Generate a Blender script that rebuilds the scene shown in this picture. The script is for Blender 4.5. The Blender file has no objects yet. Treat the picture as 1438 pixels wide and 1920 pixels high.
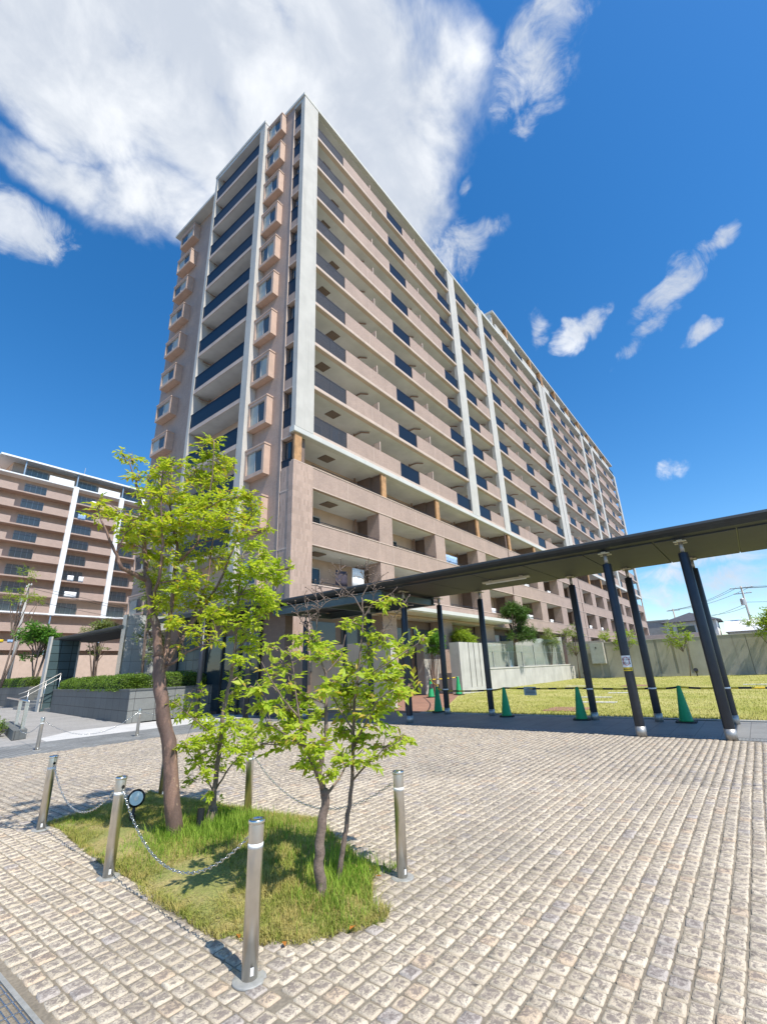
import bpy, math, random
import numpy as np
from mathutils import Vector, Matrix
R_=math.radians
random.seed(11); rng=np.random.default_rng(7)
SC=bpy.context.scene; COL=SC.collection
T1=dict(base=(-10.647,-10.966,0),br=[
 ([(-10.645,-10.968,-0.026),(-10.677,-10.950,0.189),(-10.766,-10.900,0.789),(-10.867,-10.846,1.207),(-10.917,-10.820,1.488),(-10.951,-10.803,1.734)],0.0880,0.0700),
 ([(-10.950,-10.804,1.723),(-10.996,-10.781,1.986),(-11.072,-10.745,2.268),(-11.140,-10.714,2.550),(-11.149,-10.600,2.803),(-11.186,-10.530,3.185),(-11.251,-10.448,3.629),(-11.349,-10.409,3.881)],0.0620,0.0120),
 ([(-11.138,-10.714,2.533),(-11.318,-10.745,2.580),(-11.448,-10.800,2.605),(-11.529,-10.822,2.741),(-11.623,-10.840,2.868),(-11.722,-10.806,3.072)],0.0350,0.0100),
 ([(-10.931,-10.813,1.626),(-10.883,-10.838,1.646),(-10.766,-10.787,1.830),(-10.660,-10.787,1.999),(-10.525,-10.806,2.220),(-10.438,-10.858,2.407),(-10.333,-10.923,2.687),(-10.251,-10.977,3.062)],0.0450,0.0100),
 ([(-10.874,-10.842,1.645),(-10.868,-10.959,1.657),(-10.812,-11.103,1.757),(-10.694,-11.288,1.833),(-10.603,-11.345,1.869)],0.0220,0.0060),
 ([(-10.886,-10.836,1.678),(-10.844,-10.745,1.961),(-10.823,-10.700,2.390),(-10.853,-10.741,2.726),(-10.857,-10.739,2.994),(-10.940,-10.698,3.268),(-10.997,-10.670,3.649),(-10.990,-10.673,3.969)],0.0350,0.0080),
 ([(-10.849,-10.743,2.739),(-10.832,-10.978,2.857),(-10.766,-11.014,2.957),(-10.703,-11.050,3.396),(-10.683,-11.062,3.843),(-10.700,-11.052,4.317)],0.0220,0.0060),
 ([(-11.072,-10.745,2.268),(-11.115,-10.946,2.548),(-11.166,-11.033,2.877),(-11.227,-11.004,3.297),(-11.251,-10.993,3.678)],0.0250,0.0070),
 ([(-10.660,-10.787,1.999),(-10.430,-10.746,2.603),(-10.415,-10.755,3.144),(-10.279,-10.839,3.587),(-10.148,-10.925,3.750)],0.0200,0.0060),
 ([(-11.529,-10.822,2.741),(-11.504,-10.886,2.957),(-11.443,-10.964,3.041)],0.0120,0.0050),
],bl=[(-10.60,-10.88,4.40,0.139,1.0),(-10.63,-10.75,4.22,0.181,1.0),(-10.46,-10.80,4.13,0.169,1.0),(-10.61,-10.58,3.99,0.210,1.0),(-10.49,-10.83,3.86,0.192,1.0),(-10.31,-10.78,4.23,0.115,1.0),
 (-11.20,-11.10,3.81,0.145,1.0),(-11.17,-10.73,3.82,0.177,1.0),(-11.31,-10.26,4.09,0.133,0.7),(-11.30,-10.52,3.77,0.127,0.8),(-11.43,-10.25,4.13,0.079,0.7),(-11.33,-10.97,3.44,0.176,1.0),
 (-10.96,-10.83,3.55,0.241,1.0),(-10.85,-11.08,3.41,0.199,1.0),(-10.58,-10.96,3.51,0.230,1.0),(-10.39,-11.06,3.61,0.188,1.0),(-10.53,-11.50,3.49,0.137,1.0),(-10.32,-11.45,3.39,0.141,1.0),
 (-11.73,-10.67,3.28,0.113,1.0),(-11.42,-10.24,3.39,0.138,1.0),(-11.62,-10.30,3.26,0.084,1.0),(-11.48,-10.86,3.05,0.193,1.0),(-11.13,-10.46,3.13,0.226,1.0),(-11.19,-11.01,3.09,0.222,1.0),
 (-10.81,-10.77,3.16,0.229,1.0),(-10.80,-11.22,3.10,0.217,1.0),(-10.67,-11.42,3.18,0.206,1.0),(-10.08,-10.98,3.42,0.181,1.0),(-10.21,-11.53,3.14,0.089,1.0),(-10.49,-11.33,3.01,0.186,1.0),
 (-10.44,-10.64,2.99,0.188,1.0),(-10.69,-10.60,2.89,0.142,1.0),(-11.08,-10.93,2.76,0.176,1.0),(-11.02,-10.36,2.91,0.165,1.0),(-11.32,-10.60,2.93,0.142,1.0),(-10.96,-10.64,2.55,0.158,1.0),
 (-10.89,-11.10,2.49,0.209,1.0),(-10.74,-10.52,2.38,0.189,1.0),(-10.55,-10.85,2.48,0.201,1.0),(-10.25,-10.77,2.89,0.189,1.0),(-10.55,-10.66,2.28,0.202,1.0),(-10.62,-11.17,2.16,0.153,1.0),
 (-11.05,-10.88,2.28,0.126,1.0),(-10.96,-11.10,2.04,0.145,1.0),(-10.78,-11.22,1.95,0.135,1.0),(-10.67,-11.36,1.87,0.100,0.8),(-10.84,-11.04,1.80,0.090,0.7),(-10.99,-10.69,3.04,0.186,1.0),
 (-10.99,-11.23,3.24,0.178,1.0),(-11.10,-10.58,3.37,0.164,1.0),])
T2=dict(base=(-10.289,-10.983,0),br=[
 ([(-10.284,-10.987,-0.074),(-10.285,-10.986,0.196),(-10.277,-10.992,0.462),(-10.267,-10.998,0.789),(-10.253,-11.007,1.159),(-10.213,-11.034,1.434),(-10.194,-11.047,1.780),(-10.193,-11.048,2.020),(-10.190,-11.050,2.331),(-10.192,-11.049,2.654),(-10.179,-11.057,2.922)],0.0360,0.0090),
 ([(-10.272,-10.995,0.387),(-10.229,-11.144,0.591),(-10.144,-11.328,0.792),(-10.072,-11.445,0.942)],0.0120,0.0040),
 ([(-10.277,-10.991,0.339),(-10.318,-10.846,0.531),(-10.419,-10.726,0.690),(-10.497,-10.680,0.802)],0.0100,0.0040),
 ([(-10.265,-10.999,0.763),(-10.431,-11.011,0.965),(-10.628,-11.009,1.113),(-10.822,-10.957,1.281)],0.0110,0.0040),
 ([(-10.263,-11.001,0.867),(-10.060,-10.957,0.894),(-9.944,-10.979,1.020)],0.0090,0.0030),
 ([(-10.193,-11.048,1.751),(-9.998,-11.063,1.965),(-9.853,-11.109,2.222),(-9.705,-11.162,2.563),(-9.606,-11.243,2.772)],0.0140,0.0040),
 ([(-10.196,-11.045,2.082),(-10.355,-11.060,2.316),(-10.472,-11.044,2.555)],0.0100,0.0040),
 ([(-10.188,-11.051,2.395),(-10.122,-11.220,2.637),(-10.052,-11.272,2.771)],0.0100,0.0040),
],bl=[(-10.74,-10.82,1.26,0.079,1.0),(-10.65,-10.89,1.18,0.102,1.0),(-10.40,-10.70,1.08,0.131,1.0),(-10.36,-10.95,0.98,0.150,1.0),(-10.48,-10.98,0.87,0.135,1.0),(-10.45,-10.90,0.71,0.124,1.0),
 (-10.22,-10.89,0.83,0.141,1.0),(-10.33,-11.26,1.01,0.135,1.0),(-9.93,-10.91,0.99,0.124,1.0),(-10.29,-11.30,0.81,0.111,1.0),(-9.94,-11.05,0.78,0.132,1.0),(-10.17,-10.83,0.61,0.130,1.0),
 (-10.52,-11.16,0.59,0.086,1.0),(-10.42,-10.71,0.46,0.080,0.8),(-10.35,-11.03,0.36,0.077,0.8),(-10.24,-10.97,0.21,0.067,0.8),(-10.25,-11.35,0.68,0.088,1.0),(-10.16,-11.38,0.90,0.113,1.0),
 (-10.64,-10.98,0.86,0.099,1.0),(-10.03,-10.85,1.49,0.127,0.8),(-10.24,-11.22,1.66,0.131,0.8),(-9.97,-11.03,1.81,0.128,1.0),(-10.10,-10.82,1.20,0.111,0.7),(-10.03,-10.86,1.31,0.113,1.0),
 (-10.32,-11.07,2.19,0.174,1.0),(-10.14,-11.19,2.10,0.163,1.0),(-10.00,-11.17,1.90,0.114,1.0),(-10.07,-10.95,2.45,0.199,1.0),(-10.11,-11.38,2.42,0.176,1.0),(-9.79,-11.17,2.35,0.160,1.0),
 (-9.84,-11.10,2.73,0.191,1.0),(-9.67,-11.19,2.67,0.138,1.0),(-9.88,-11.61,2.69,0.064,1.0),(-9.68,-11.12,2.85,0.112,1.0),(-10.23,-11.30,2.71,0.177,1.0),(-10.29,-11.09,2.63,0.166,1.0),
 (-10.30,-10.90,2.47,0.155,1.0),(-9.97,-10.92,3.13,0.168,1.0),(-10.03,-11.28,2.26,0.140,1.0),(-9.99,-10.90,1.98,0.144,1.0),(-10.32,-10.93,2.12,0.126,1.0),(-10.03,-11.29,2.90,0.132,1.0),
 (-10.51,-10.97,1.34,0.081,0.7),(-10.64,-10.98,1.35,0.068,0.6),])
T3=dict(base=(-10.714,-13.038,0),br=[
 ([(-10.712,-13.040,-0.009),(-10.722,-13.030,0.088),(-10.739,-13.013,0.245),(-10.722,-13.031,0.452),(-10.703,-13.049,0.617),(-10.714,-13.038,0.687)],0.0480,0.0360),
 ([(-10.711,-13.041,0.669),(-10.740,-13.013,0.776),(-10.724,-13.029,0.898),(-10.701,-13.051,1.042),(-10.702,-13.050,1.268),(-10.705,-13.047,1.496),(-10.739,-13.013,1.636),(-10.787,-12.967,1.818)],0.0300,0.0060),
 ([(-10.714,-13.038,0.680),(-10.826,-13.068,0.830),(-10.918,-13.050,0.998),(-10.989,-13.054,1.218),(-11.013,-13.032,1.438),(-11.038,-13.011,1.629)],0.0200,0.0040),
 ([(-10.703,-13.049,0.651),(-10.637,-13.044,0.679),(-10.565,-13.047,0.723),(-10.485,-13.059,0.808),(-10.362,-13.121,0.907)],0.0160,0.0040),
 ([(-10.989,-13.054,1.200),(-11.111,-13.015,1.334),(-11.219,-12.991,1.483),(-11.268,-12.953,1.595)],0.0100,0.0030),
 ([(-10.918,-13.050,0.998),(-11.076,-13.044,1.087),(-11.194,-13.010,1.167)],0.0100,0.0030),
 ([(-10.739,-13.013,1.636),(-10.770,-12.915,1.931),(-10.805,-12.883,2.100)],0.0090,0.0030),
 ([(-10.771,-12.983,1.754),(-10.782,-12.837,1.916),(-10.830,-12.794,2.028)],0.0080,0.0030),
 ([(-10.705,-13.047,1.496),(-10.546,-13.067,1.625),(-10.521,-13.094,1.796)],0.0080,0.0030),
 ([(-10.771,-12.983,1.754),(-10.817,-13.077,1.955),(-10.837,-13.058,2.128)],0.0040,0.0015),
 ([(-10.804,-12.952,1.904),(-10.675,-13.007,2.061),(-10.708,-12.974,2.221)],0.0040,0.0015),
],bl=[(-11.24,-12.86,1.41,0.078,1.0),(-11.15,-12.89,1.28,0.093,1.0),(-10.87,-12.77,1.24,0.109,1.0),(-10.86,-12.57,1.50,0.080,1.0),(-11.03,-12.98,1.42,0.080,1.0),(-11.00,-13.07,1.11,0.107,1.0),
 (-10.82,-12.62,1.00,0.111,1.0),(-11.04,-12.73,1.14,0.081,1.0),(-10.94,-12.89,1.67,0.068,0.8),(-11.12,-12.85,1.70,0.049,0.7),(-10.93,-12.78,1.56,0.068,0.8),(-10.76,-12.77,1.79,0.072,1.0),
 (-10.80,-12.98,1.75,0.069,1.0),(-10.77,-13.04,1.73,0.069,1.0),(-10.89,-13.17,1.60,0.081,1.0),(-10.48,-12.98,1.61,0.091,1.0),(-10.90,-13.18,1.00,0.107,1.0),(-10.82,-12.94,0.89,0.088,1.0),
 (-10.50,-13.02,0.86,0.101,1.0),(-10.81,-13.20,1.41,0.105,1.0),(-10.66,-12.93,1.18,0.102,1.0),(-10.68,-12.76,1.30,0.097,1.0),(-10.86,-12.82,1.16,0.083,1.0),(-10.97,-12.62,1.00,0.066,0.8),
 (-10.90,-13.13,0.84,0.053,1.0),(-10.70,-13.10,0.79,0.063,1.0),(-11.21,-12.84,1.30,0.062,0.8),])
T4=dict(base=(-10.467,-12.943,0),br=[
 ([(-10.467,-12.943,-0.006),(-10.450,-12.962,0.170),(-10.421,-12.993,0.374),(-10.390,-13.026,0.659),(-10.382,-13.035,0.924),(-10.373,-13.045,1.202),(-10.346,-13.076,1.494),(-10.324,-13.101,1.757),(-10.311,-13.116,1.985),(-10.318,-13.108,2.128)],0.0280,0.0060),
 ([(-10.378,-13.040,1.042),(-10.372,-12.898,1.179),(-10.399,-12.799,1.328)],0.0120,0.0040),
 ([(-10.376,-13.042,0.924),(-10.381,-13.189,1.126),(-10.355,-13.297,1.284),(-10.313,-13.432,1.362)],0.0120,0.0040),
 ([(-10.353,-13.068,1.388),(-10.340,-13.237,1.489),(-10.267,-13.411,1.587),(-10.189,-13.608,1.704)],0.0100,0.0030),
 ([(-10.390,-13.026,0.678),(-10.380,-13.189,0.820),(-10.337,-13.320,0.916),(-10.286,-13.469,0.992)],0.0110,0.0030),
 ([(-10.311,-13.116,1.985),(-10.359,-13.061,2.129),(-10.439,-12.973,2.229),(-10.499,-12.910,2.338)],0.0090,0.0030),
 ([(-10.318,-13.108,2.128),(-10.279,-13.154,2.232),(-10.187,-13.268,2.265),(-10.134,-13.338,2.271)],0.0080,0.0030),
 ([(-10.315,-13.112,1.939),(-10.251,-13.187,2.076),(-10.146,-13.323,2.156),(-10.115,-13.364,2.211)],0.0080,0.0030),
 ([(-10.439,-12.973,2.229),(-10.466,-12.945,2.327),(-10.439,-12.974,2.386)],0.0030,0.0010),
 ([(-10.279,-13.154,2.232),(-10.309,-13.118,2.331),(-10.277,-13.157,2.389)],0.0030,0.0010),
 ([(-10.359,-13.061,2.129),(-10.407,-13.007,2.141),(-10.453,-12.958,2.133)],0.0030,0.0010),
 ([(-10.251,-13.187,2.076),(-10.249,-13.190,2.196),(-10.211,-13.238,2.291)],0.0030,0.0010),
 ([(-10.197,-13.255,1.840),(-10.122,-13.354,1.974),(-10.078,-13.416,2.065)],0.0040,0.0015),
 ([(-10.346,-13.076,1.494),(-10.244,-13.197,1.707),(-10.197,-13.255,1.840)],0.0060,0.0030),
],bl=[(-10.26,-12.92,1.36,0.113,1.0),(-10.34,-13.24,1.45,0.106,1.0),(-10.18,-13.31,1.53,0.100,1.0),(-9.87,-13.28,1.64,0.088,1.0),(-9.85,-13.44,1.75,0.068,1.0),(-9.91,-13.24,1.69,0.079,1.0),
 (-10.27,-13.20,1.82,0.084,1.0),(-10.20,-13.26,1.73,0.074,1.0),(-10.25,-13.01,1.93,0.087,0.9),(-10.42,-13.01,1.90,0.056,0.6),(-10.29,-13.31,2.06,0.047,0.5),(-10.19,-13.35,2.11,0.048,0.5),
 (-10.30,-13.42,1.32,0.103,1.0),(-10.25,-13.28,1.24,0.097,1.0),(-10.20,-12.87,1.19,0.122,1.0),(-10.28,-12.81,1.02,0.111,1.0),(-10.28,-13.05,0.95,0.115,1.0),(-10.22,-13.23,0.91,0.095,1.0),
 (-10.20,-13.39,0.98,0.068,1.0),(-10.46,-13.26,0.84,0.073,1.0),(-10.36,-13.24,1.14,0.112,1.0),(-9.99,-13.30,0.93,0.045,1.0),(-10.31,-12.84,1.32,0.103,1.0),(-10.35,-13.18,1.32,0.106,1.0),
 (-10.05,-13.21,1.42,0.094,1.0),(-10.29,-12.93,1.54,0.094,1.0),(-9.99,-13.37,1.35,0.055,1.0),(-10.23,-13.09,1.65,0.085,1.0),])
CL=[
 ((0.165,0.424,0.891),(2.402,-2.439,0.715),(5.249,7.891,-4.723),1.00),
 ((0.340,0.335,0.879),(3.001,-3.500,0.173),(5.104,5.022,-3.888),1.00),
 ((0.204,0.509,0.836),(3.676,-3.395,1.173),(4.641,7.013,-5.402),0.95),
 ((0.217,0.618,0.755),(4.733,-6.192,3.707),(11.211,6.532,-8.577),0.75),
 ((0.466,0.314,0.827),(6.885,-5.455,-1.809),(2.831,6.861,-4.194),0.95),
 ((0.325,0.285,0.902),(5.124,-6.177,0.108),(6.234,5.806,-4.078),1.00),
 ((0.015,0.580,0.815),(4.866,-3.951,2.724),(2.970,7.207,-5.182),1.00),
 ((0.099,0.677,0.730),(10.687,-7.165,5.196),(7.756,15.550,-15.475),0.80),
 ((0.623,0.272,0.733),(3.711,-13.223,1.753),(14.690,-0.383,-12.348),0.75),
 ((0.629,0.195,0.753),(6.310,-21.011,0.173),(30.474,1.374,-25.807),0.60),
 ((0.065,0.752,0.656),(12.540,-6.730,6.480),(6.567,13.758,-16.423),0.95),
 ((0.505,0.074,0.860),(12.278,-11.951,-6.180),(10.625,15.535,-7.578),0.75),
 ((0.479,0.021,0.878),(17.098,-26.963,-8.691),(24.023,10.320,-13.346),0.60),
 ((0.481,0.111,0.870),(21.864,-32.964,-7.886),(25.014,13.679,-15.583),0.50),
 ((0.556,0.086,0.827),(14.716,-24.572,-7.349),(36.993,18.104,-26.752),0.50),
 ((0.555,0.188,0.810),(2.135,-43.366,8.621),(58.549,-19.803,-35.492),0.50),
 ((0.794,-0.010,0.607),(-6.762,-13.933,8.605),(21.623,-21.543,-28.645),0.90),
 ((0.767,-0.068,0.638),(-9.717,-27.400,8.764),(40.456,-27.505,-51.496),0.75),
 ((0.832,0.046,0.554),(-7.083,-13.980,11.789),(35.148,-44.278,-49.159),0.50),
 ((0.787,0.136,0.602),(1.112,-26.206,4.466),(25.356,-7.182,-31.495),0.95),
 ((0.757,0.189,0.626),(-1.325,-39.375,13.509),(26.144,-12.452,-27.851),0.75),
 ((0.848,-0.045,0.528),(-0.705,-29.665,-1.377),(28.559,-2.948,-46.119),0.75),
 ((0.945,0.019,0.325),(-4.149,-31.645,13.945),(18.728,-16.085,-53.460),0.50),
 ((0.561,0.339,0.755),(9.655,-13.139,-1.271),(9.664,7.517,-10.556),0.75),
 ((0.365,0.523,0.770),(7.965,-4.574,-0.667),(3.336,14.474,-11.404),0.35),
 ((0.988,0.029,0.154),(0.372,-9.817,-0.532),(7.130,7.777,-47.038),0.75),
 ((0.987,0.092,0.130),(1.048,-11.735,0.371),(6.225,5.434,-51.156),0.75),
 ((0.996,-0.002,0.094),(-0.010,-11.369,-0.179),(2.607,4.673,-27.352),0.75),
 ((0.993,0.078,0.085),(0.892,-10.261,-1.056),(2.888,9.788,-42.684),0.65),
]
CAM=dict(loc=(-13.4293,-15.7813,1.5000),R=[[0.618735, -0.784663, -0.03834], [-0.237179, -0.233105, 0.943084], [0.748941, 0.574426, 0.330336]],lens=10.5887)

# ---------------------------------------------------------------- camera
cd=bpy.data.cameras.new('camera'); cam=bpy.data.objects.new('camera',cd); COL.objects.link(cam)
cd.sensor_fit='VERTICAL'; cd.sensor_height=24; cd.sensor_width=18; cd.lens=CAM['lens']; cd.clip_end=3000; cd.clip_start=.05
r=CAM['R']; m=Matrix(((r[0][0],r[1][0],-r[2][0]),(r[0][1],r[1][1],-r[2][1]),(r[0][2],r[1][2],-r[2][2])))
cam.matrix_world=Matrix.Translation(CAM['loc'])@m.to_4x4(); SC.camera=cam
CX,CY=CAM['loc'][:2]
# ---------------------------------------------------------------- sky, clouds, sun, exposure
SUNDIR=Vector((-.165*math.cos(R_(57)),-.986*math.cos(R_(57)),math.sin(R_(57))))
SKY_STRENGTH=.15; SUN_STRENGTH=4.0; EXPOSURE=.62
SC.view_settings.view_transform='Standard'; SC.view_settings.look='None'; SC.view_settings.exposure=EXPOSURE; SC.view_settings.gamma=1
w=bpy.data.worlds.new('World'); SC.world=w; w.use_nodes=True; nt=w.node_tree; nt.nodes.clear()
def N(t,kind,**kw):
    n=t.nodes.new(kind)
    for k,v in kw.items(): setattr(n,k,v)
    return n
def vm(op,a,b=None):
    n=N(nt,'ShaderNodeVectorMath',operation=op)
    for i,x in enumerate((a,b)):
        if x is None: continue
        if isinstance(x,tuple): n.inputs[i].default_value=x
        else: nt.links.new(x,n.inputs[i])
    return n
def mth(t,op,a,b=None,c=None,clamp=False):
    n=N(t,'ShaderNodeMath',operation=op,use_clamp=clamp)
    for i,x in enumerate((a,b,c)):
        if x is None: continue
        if isinstance(x,(int,float)): n.inputs[i].default_value=x
        else: t.links.new(x,n.inputs[i])
    return n.outputs[0]
def mrange(t,x,a,b,c=0,d=1,smooth=True):
    n=N(t,'ShaderNodeMapRange'); n.interpolation_type='SMOOTHSTEP' if smooth else 'LINEAR'
    t.links.new(x,n.inputs['Value'])
    for k,v in zip(('From Min','From Max','To Min','To Max'),(a,b,c,d)): n.inputs[k].default_value=v
    return n.outputs['Result']
def noise(t,vec,scale,detail=4,rough=.55,dist=0):
    n=N(t,'ShaderNodeTexNoise'); n.inputs['Scale'].default_value=scale; n.inputs['Detail'].default_value=detail
    n.inputs['Roughness'].default_value=rough; n.inputs['Distortion'].default_value=dist
    if vec is not None: t.links.new(vec,n.inputs['Vector'])
    return n
def mixc(t,f,a,b,blend='MIX'):
    n=N(t,'ShaderNodeMix',data_type='RGBA',blend_type=blend)
    for i,x in ((0,f),(6,a),(7,b)):
        if isinstance(x,(int,float)): n.inputs[i].default_value=x
        elif isinstance(x,tuple): n.inputs[i].default_value=(*x[:3],1)
        else: t.links.new(x,n.inputs[i])
    return n.outputs[2]
sky=N(nt,'ShaderNodeTexSky',sky_type='NISHITA'); sky.sun_disc=False
sky.sun_elevation=R_(57); sky.sun_rotation=R_(189.5); sky.air_density=1.0; sky.dust_density=.35; sky.ozone_density=3.0
hs=N(nt,'ShaderNodeHueSaturation'); hs.inputs['Saturation'].default_value=1.34; hs.inputs['Value'].default_value=.88
nt.links.new(sky.outputs[0],hs.inputs['Color'])
tc=N(nt,'ShaderNodeTexCoord'); dirv=tc.outputs['Generated']
dn=vm('NORMALIZE',dirv).outputs[0]
wn=noise(nt,dn,3.2,5,.6); warp=vm('SCALE',vm('SUBTRACT',wn.outputs['Color'],(.5,.5,.5)).outputs[0]); warp.inputs['Scale'].default_value=.22
d2=vm('ADD',dn,warp.outputs[0]).outputs[0]
n1=noise(nt,dn,7.5,9,.60,.3).outputs['Fac']; n2=noise(nt,dn,2.3,3,.5).outputs['Fac']
n3=noise(nt,dn,13,10,.66,.8).outputs['Fac']
def blobs(L):
    acc=None
    for c,ua,va,wt in L:
        s=vm('SUBTRACT',d2,c).outputs[0]
        a=vm('DOT_PRODUCT',s,ua).outputs['Value']; b=vm('DOT_PRODUCT',s,va).outputs['Value']
        q=mth(nt,'ADD',mth(nt,'MULTIPLY',a,a),mth(nt,'MULTIPLY',b,b))
        e=mth(nt,'MULTIPLY',mth(nt,'SUBTRACT',1.0,mth(nt,'MULTIPLY',q,.5),clamp=True),wt)
        e=mth(nt,'MULTIPLY',e,mth(nt,'GREATER_THAN',vm('DOT_PRODUCT',dn,c).outputs['Value'],0))
        acc=e if acc is None else mth(nt,'MAXIMUM',acc,e)
    return acc
BIG=list(range(8))
b1=blobs([CL[i] for i in range(len(CL)) if i in BIG]); b2=blobs([CL[i] for i in range(len(CL)) if i not in BIG])
m1=mth(nt,'MULTIPLY',mrange(nt,mth(nt,'ADD',b1,mth(nt,'MULTIPLY',mth(nt,'SUBTRACT',n1,.49),1.2)),.14,.80),mrange(nt,b1,.02,.22))
nn=mth(nt,'ADD',mth(nt,'MULTIPLY',mth(nt,'SUBTRACT',n3,.52),2.3),mth(nt,'MULTIPLY',mth(nt,'SUBTRACT',n1,.5),.6))
m2=mth(nt,'MULTIPLY',mth(nt,'MULTIPLY',mrange(nt,mth(nt,'ADD',b2,nn),.12,1.0),mrange(nt,b2,.02,.35)),.92)
mask=mth(nt,'MAXIMUM',m1,m2)
# thin spots inside the cloud let some grey through
shade=mrange(nt,mth(nt,'ADD',n2,mth(nt,'MULTIPLY',n1,.9)),.80,1.22)
ccol=mixc(nt,shade,(2.9,3.15,3.55),(4.7,4.8,4.9))
skyc=mixc(nt,mth(nt,'MULTIPLY',mask,.95),hs.outputs[0],ccol)
bg=N(nt,'ShaderNodeBackground'); bg.inputs['Strength'].default_value=SKY_STRENGTH; nt.links.new(skyc,bg.inputs['Color'])
wo=N(nt,'ShaderNodeOutputWorld'); nt.links.new(bg.outputs[0],wo.inputs['Surface'])
sl=bpy.data.lights.new('sun','SUN'); sl.energy=SUN_STRENGTH; sl.angle=R_(.53); sl.color=(1,.94,.84)
so=bpy.data.objects.new('sun',sl); COL.objects.link(so); so.rotation_euler=SUNDIR.to_track_quat('Z','Y').to_euler(); so.location=(-10,-40,60)
# ---------------------------------------------------------------- materials
def newmat(name):
    mt=bpy.data.materials.new(name); mt.use_nodes=True; t=mt.node_tree
    return mt,t,t.nodes['Principled BSDF']
def setc(t,b,x,key='Base Color'):
    if isinstance(x,tuple): b.inputs[key].default_value=(*x[:3],1)
    else: t.links.new(x,b.inputs[key])
def mul(c,k): return tuple(min(1,x*k) for x in c)
def mat(name,col,rough=.7,metal=0,var=.12,vs=3.,bump=0,bs=60.,spec=.5,fine=0,streak=0):
    mt,t,b=newmat(name); tcn=N(t,'ShaderNodeTexCoord'); v=tcn.outputs['Object']
    c=col
    if var:
        f=mrange(t,noise(t,v,vs,6,.6).outputs['Fac'],.3,.7)
        c=mixc(t,f,mul(col,1-var),mul(col,1+var))
    if fine:
        f=mrange(t,noise(t,v,vs*25,3,.6).outputs['Fac'],.3,.7)
        c=mixc(t,f,mixc(t,fine,c,(0,0,0)),c)
    if streak:
        mp=N(t,'ShaderNodeMapping'); t.links.new(v,mp.inputs[0]); mp.inputs['Scale'].default_value=(3,3,.12)
        f=mrange(t,noise(t,mp.outputs[0],1.6,6,.65).outputs['Fac'],.5,.8)
        c=mixc(t,mth(t,'MULTIPLY',f,streak),c,(.12,.11,.10))
    setc(t,b,c); b.inputs['Roughness'].default_value=rough; b.inputs['Metallic'].default_value=metal
    b.inputs['Specular IOR Level'].default_value=spec
    if bump:
        bn=N(t,'ShaderNodeBump'); bn.inputs['Strength'].default_value=bump; bn.inputs['Distance'].default_value=.01
        t.links.new(noise(t,v,bs,4,.6).outputs['Fac'],bn.inputs['Height']); t.links.new(bn.outputs[0],b.inputs['Normal'])
    return mt
def tile(name,c1,c2,mortar,w,h,ms=.006,rough=.65,mode='wall',off=.5,var=.08,bump=.3,stain=0):
    mt,t,b=newmat(name); tcn=N(t,'ShaderNodeTexCoord'); v=tcn.outputs['Object']
    sp=N(t,'ShaderNodeSeparateXYZ'); t.links.new(v,sp.inputs[0]); cb=N(t,'ShaderNodeCombineXYZ')
    if mode=='wall':
        t.links.new(mth(t,'ADD',sp.outputs[0],sp.outputs[1]),cb.inputs[0]); t.links.new(sp.outputs[2],cb.inputs[1])
    else:
        t.links.new(sp.outputs[0 if mode=='floor' else 1],cb.inputs[0]); t.links.new(sp.outputs[1 if mode=='floor' else 0],cb.inputs[1])
    br=N(t,'ShaderNodeTexBrick'); t.links.new(cb.outputs[0],br.inputs['Vector']); br.offset=off
    for k,x in (('Color1',c1),('Color2',c2),('Mortar',mortar)): br.inputs[k].default_value=(*x,1)
    br.inputs['Scale'].default_value=1; br.inputs['Mortar Size'].default_value=ms; br.inputs['Brick Width'].default_value=w; br.inputs['Row Height'].default_value=h; br.inputs['Mortar Smooth'].default_value=.2
    f=mrange(t,noise(t,v,.8,6,.65).outputs['Fac'],.3,.7)
    c=mixc(t,f,mixc(t,var*1.6,br.outputs['Color'],(0.02,.02,.02)),br.outputs['Color'])
    f2=mrange(t,noise(t,v,14,4,.6).outputs['Fac'],.3,.7)
    c=mixc(t,f2,mixc(t,var,c,(0,0,0)),c)
    if stain:
        mp=N(t,'ShaderNodeMapping'); t.links.new(v,mp.inputs[0]); mp.inputs['Scale'].default_value=(2,2,.1)
        f=mrange(t,noise(t,mp.outputs[0],1.3,6,.65).outputs['Fac'],.5,.8); c=mixc(t,mth(t,'MULTIPLY',f,stain),c,(.14,.10,.08))
    setc(t,b,c); b.inputs['Roughness'].default_value=rough
    if bump:
        bn=N(t,'ShaderNodeBump'); bn.inputs['Strength'].default_value=bump; bn.inputs['Distance'].default_value=.004; bn.invert=True
        t.links.new(br.outputs['Fac'],bn.inputs['Height']); t.links.new(bn.outputs[0],b.inputs['Normal'])
    return mt
def glassy(name,col,alpha=1.,rough=.06,bars=0,metal=0):
    mt,t,b=newmat(name); c=col
    if bars:
        tcn=N(t,'ShaderNodeTexCoord'); sp=N(t,'ShaderNodeSeparateXYZ'); t.links.new(tcn.outputs['Object'],sp.inputs[0])
        x=mth(t,'ADD',sp.outputs[0],sp.outputs[1]); fr=mth(t,'FRACT',mth(t,'MULTIPLY',x,1/bars))
        f=mth(t,'LESS_THAN',fr,.45); c=mixc(t,f,col,mul(col,.35))
    setc(t,b,c); b.inputs['Roughness'].default_value=rough; b.inputs['Metallic'].default_value=metal
    b.inputs['Alpha'].default_value=alpha
    return mt
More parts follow.
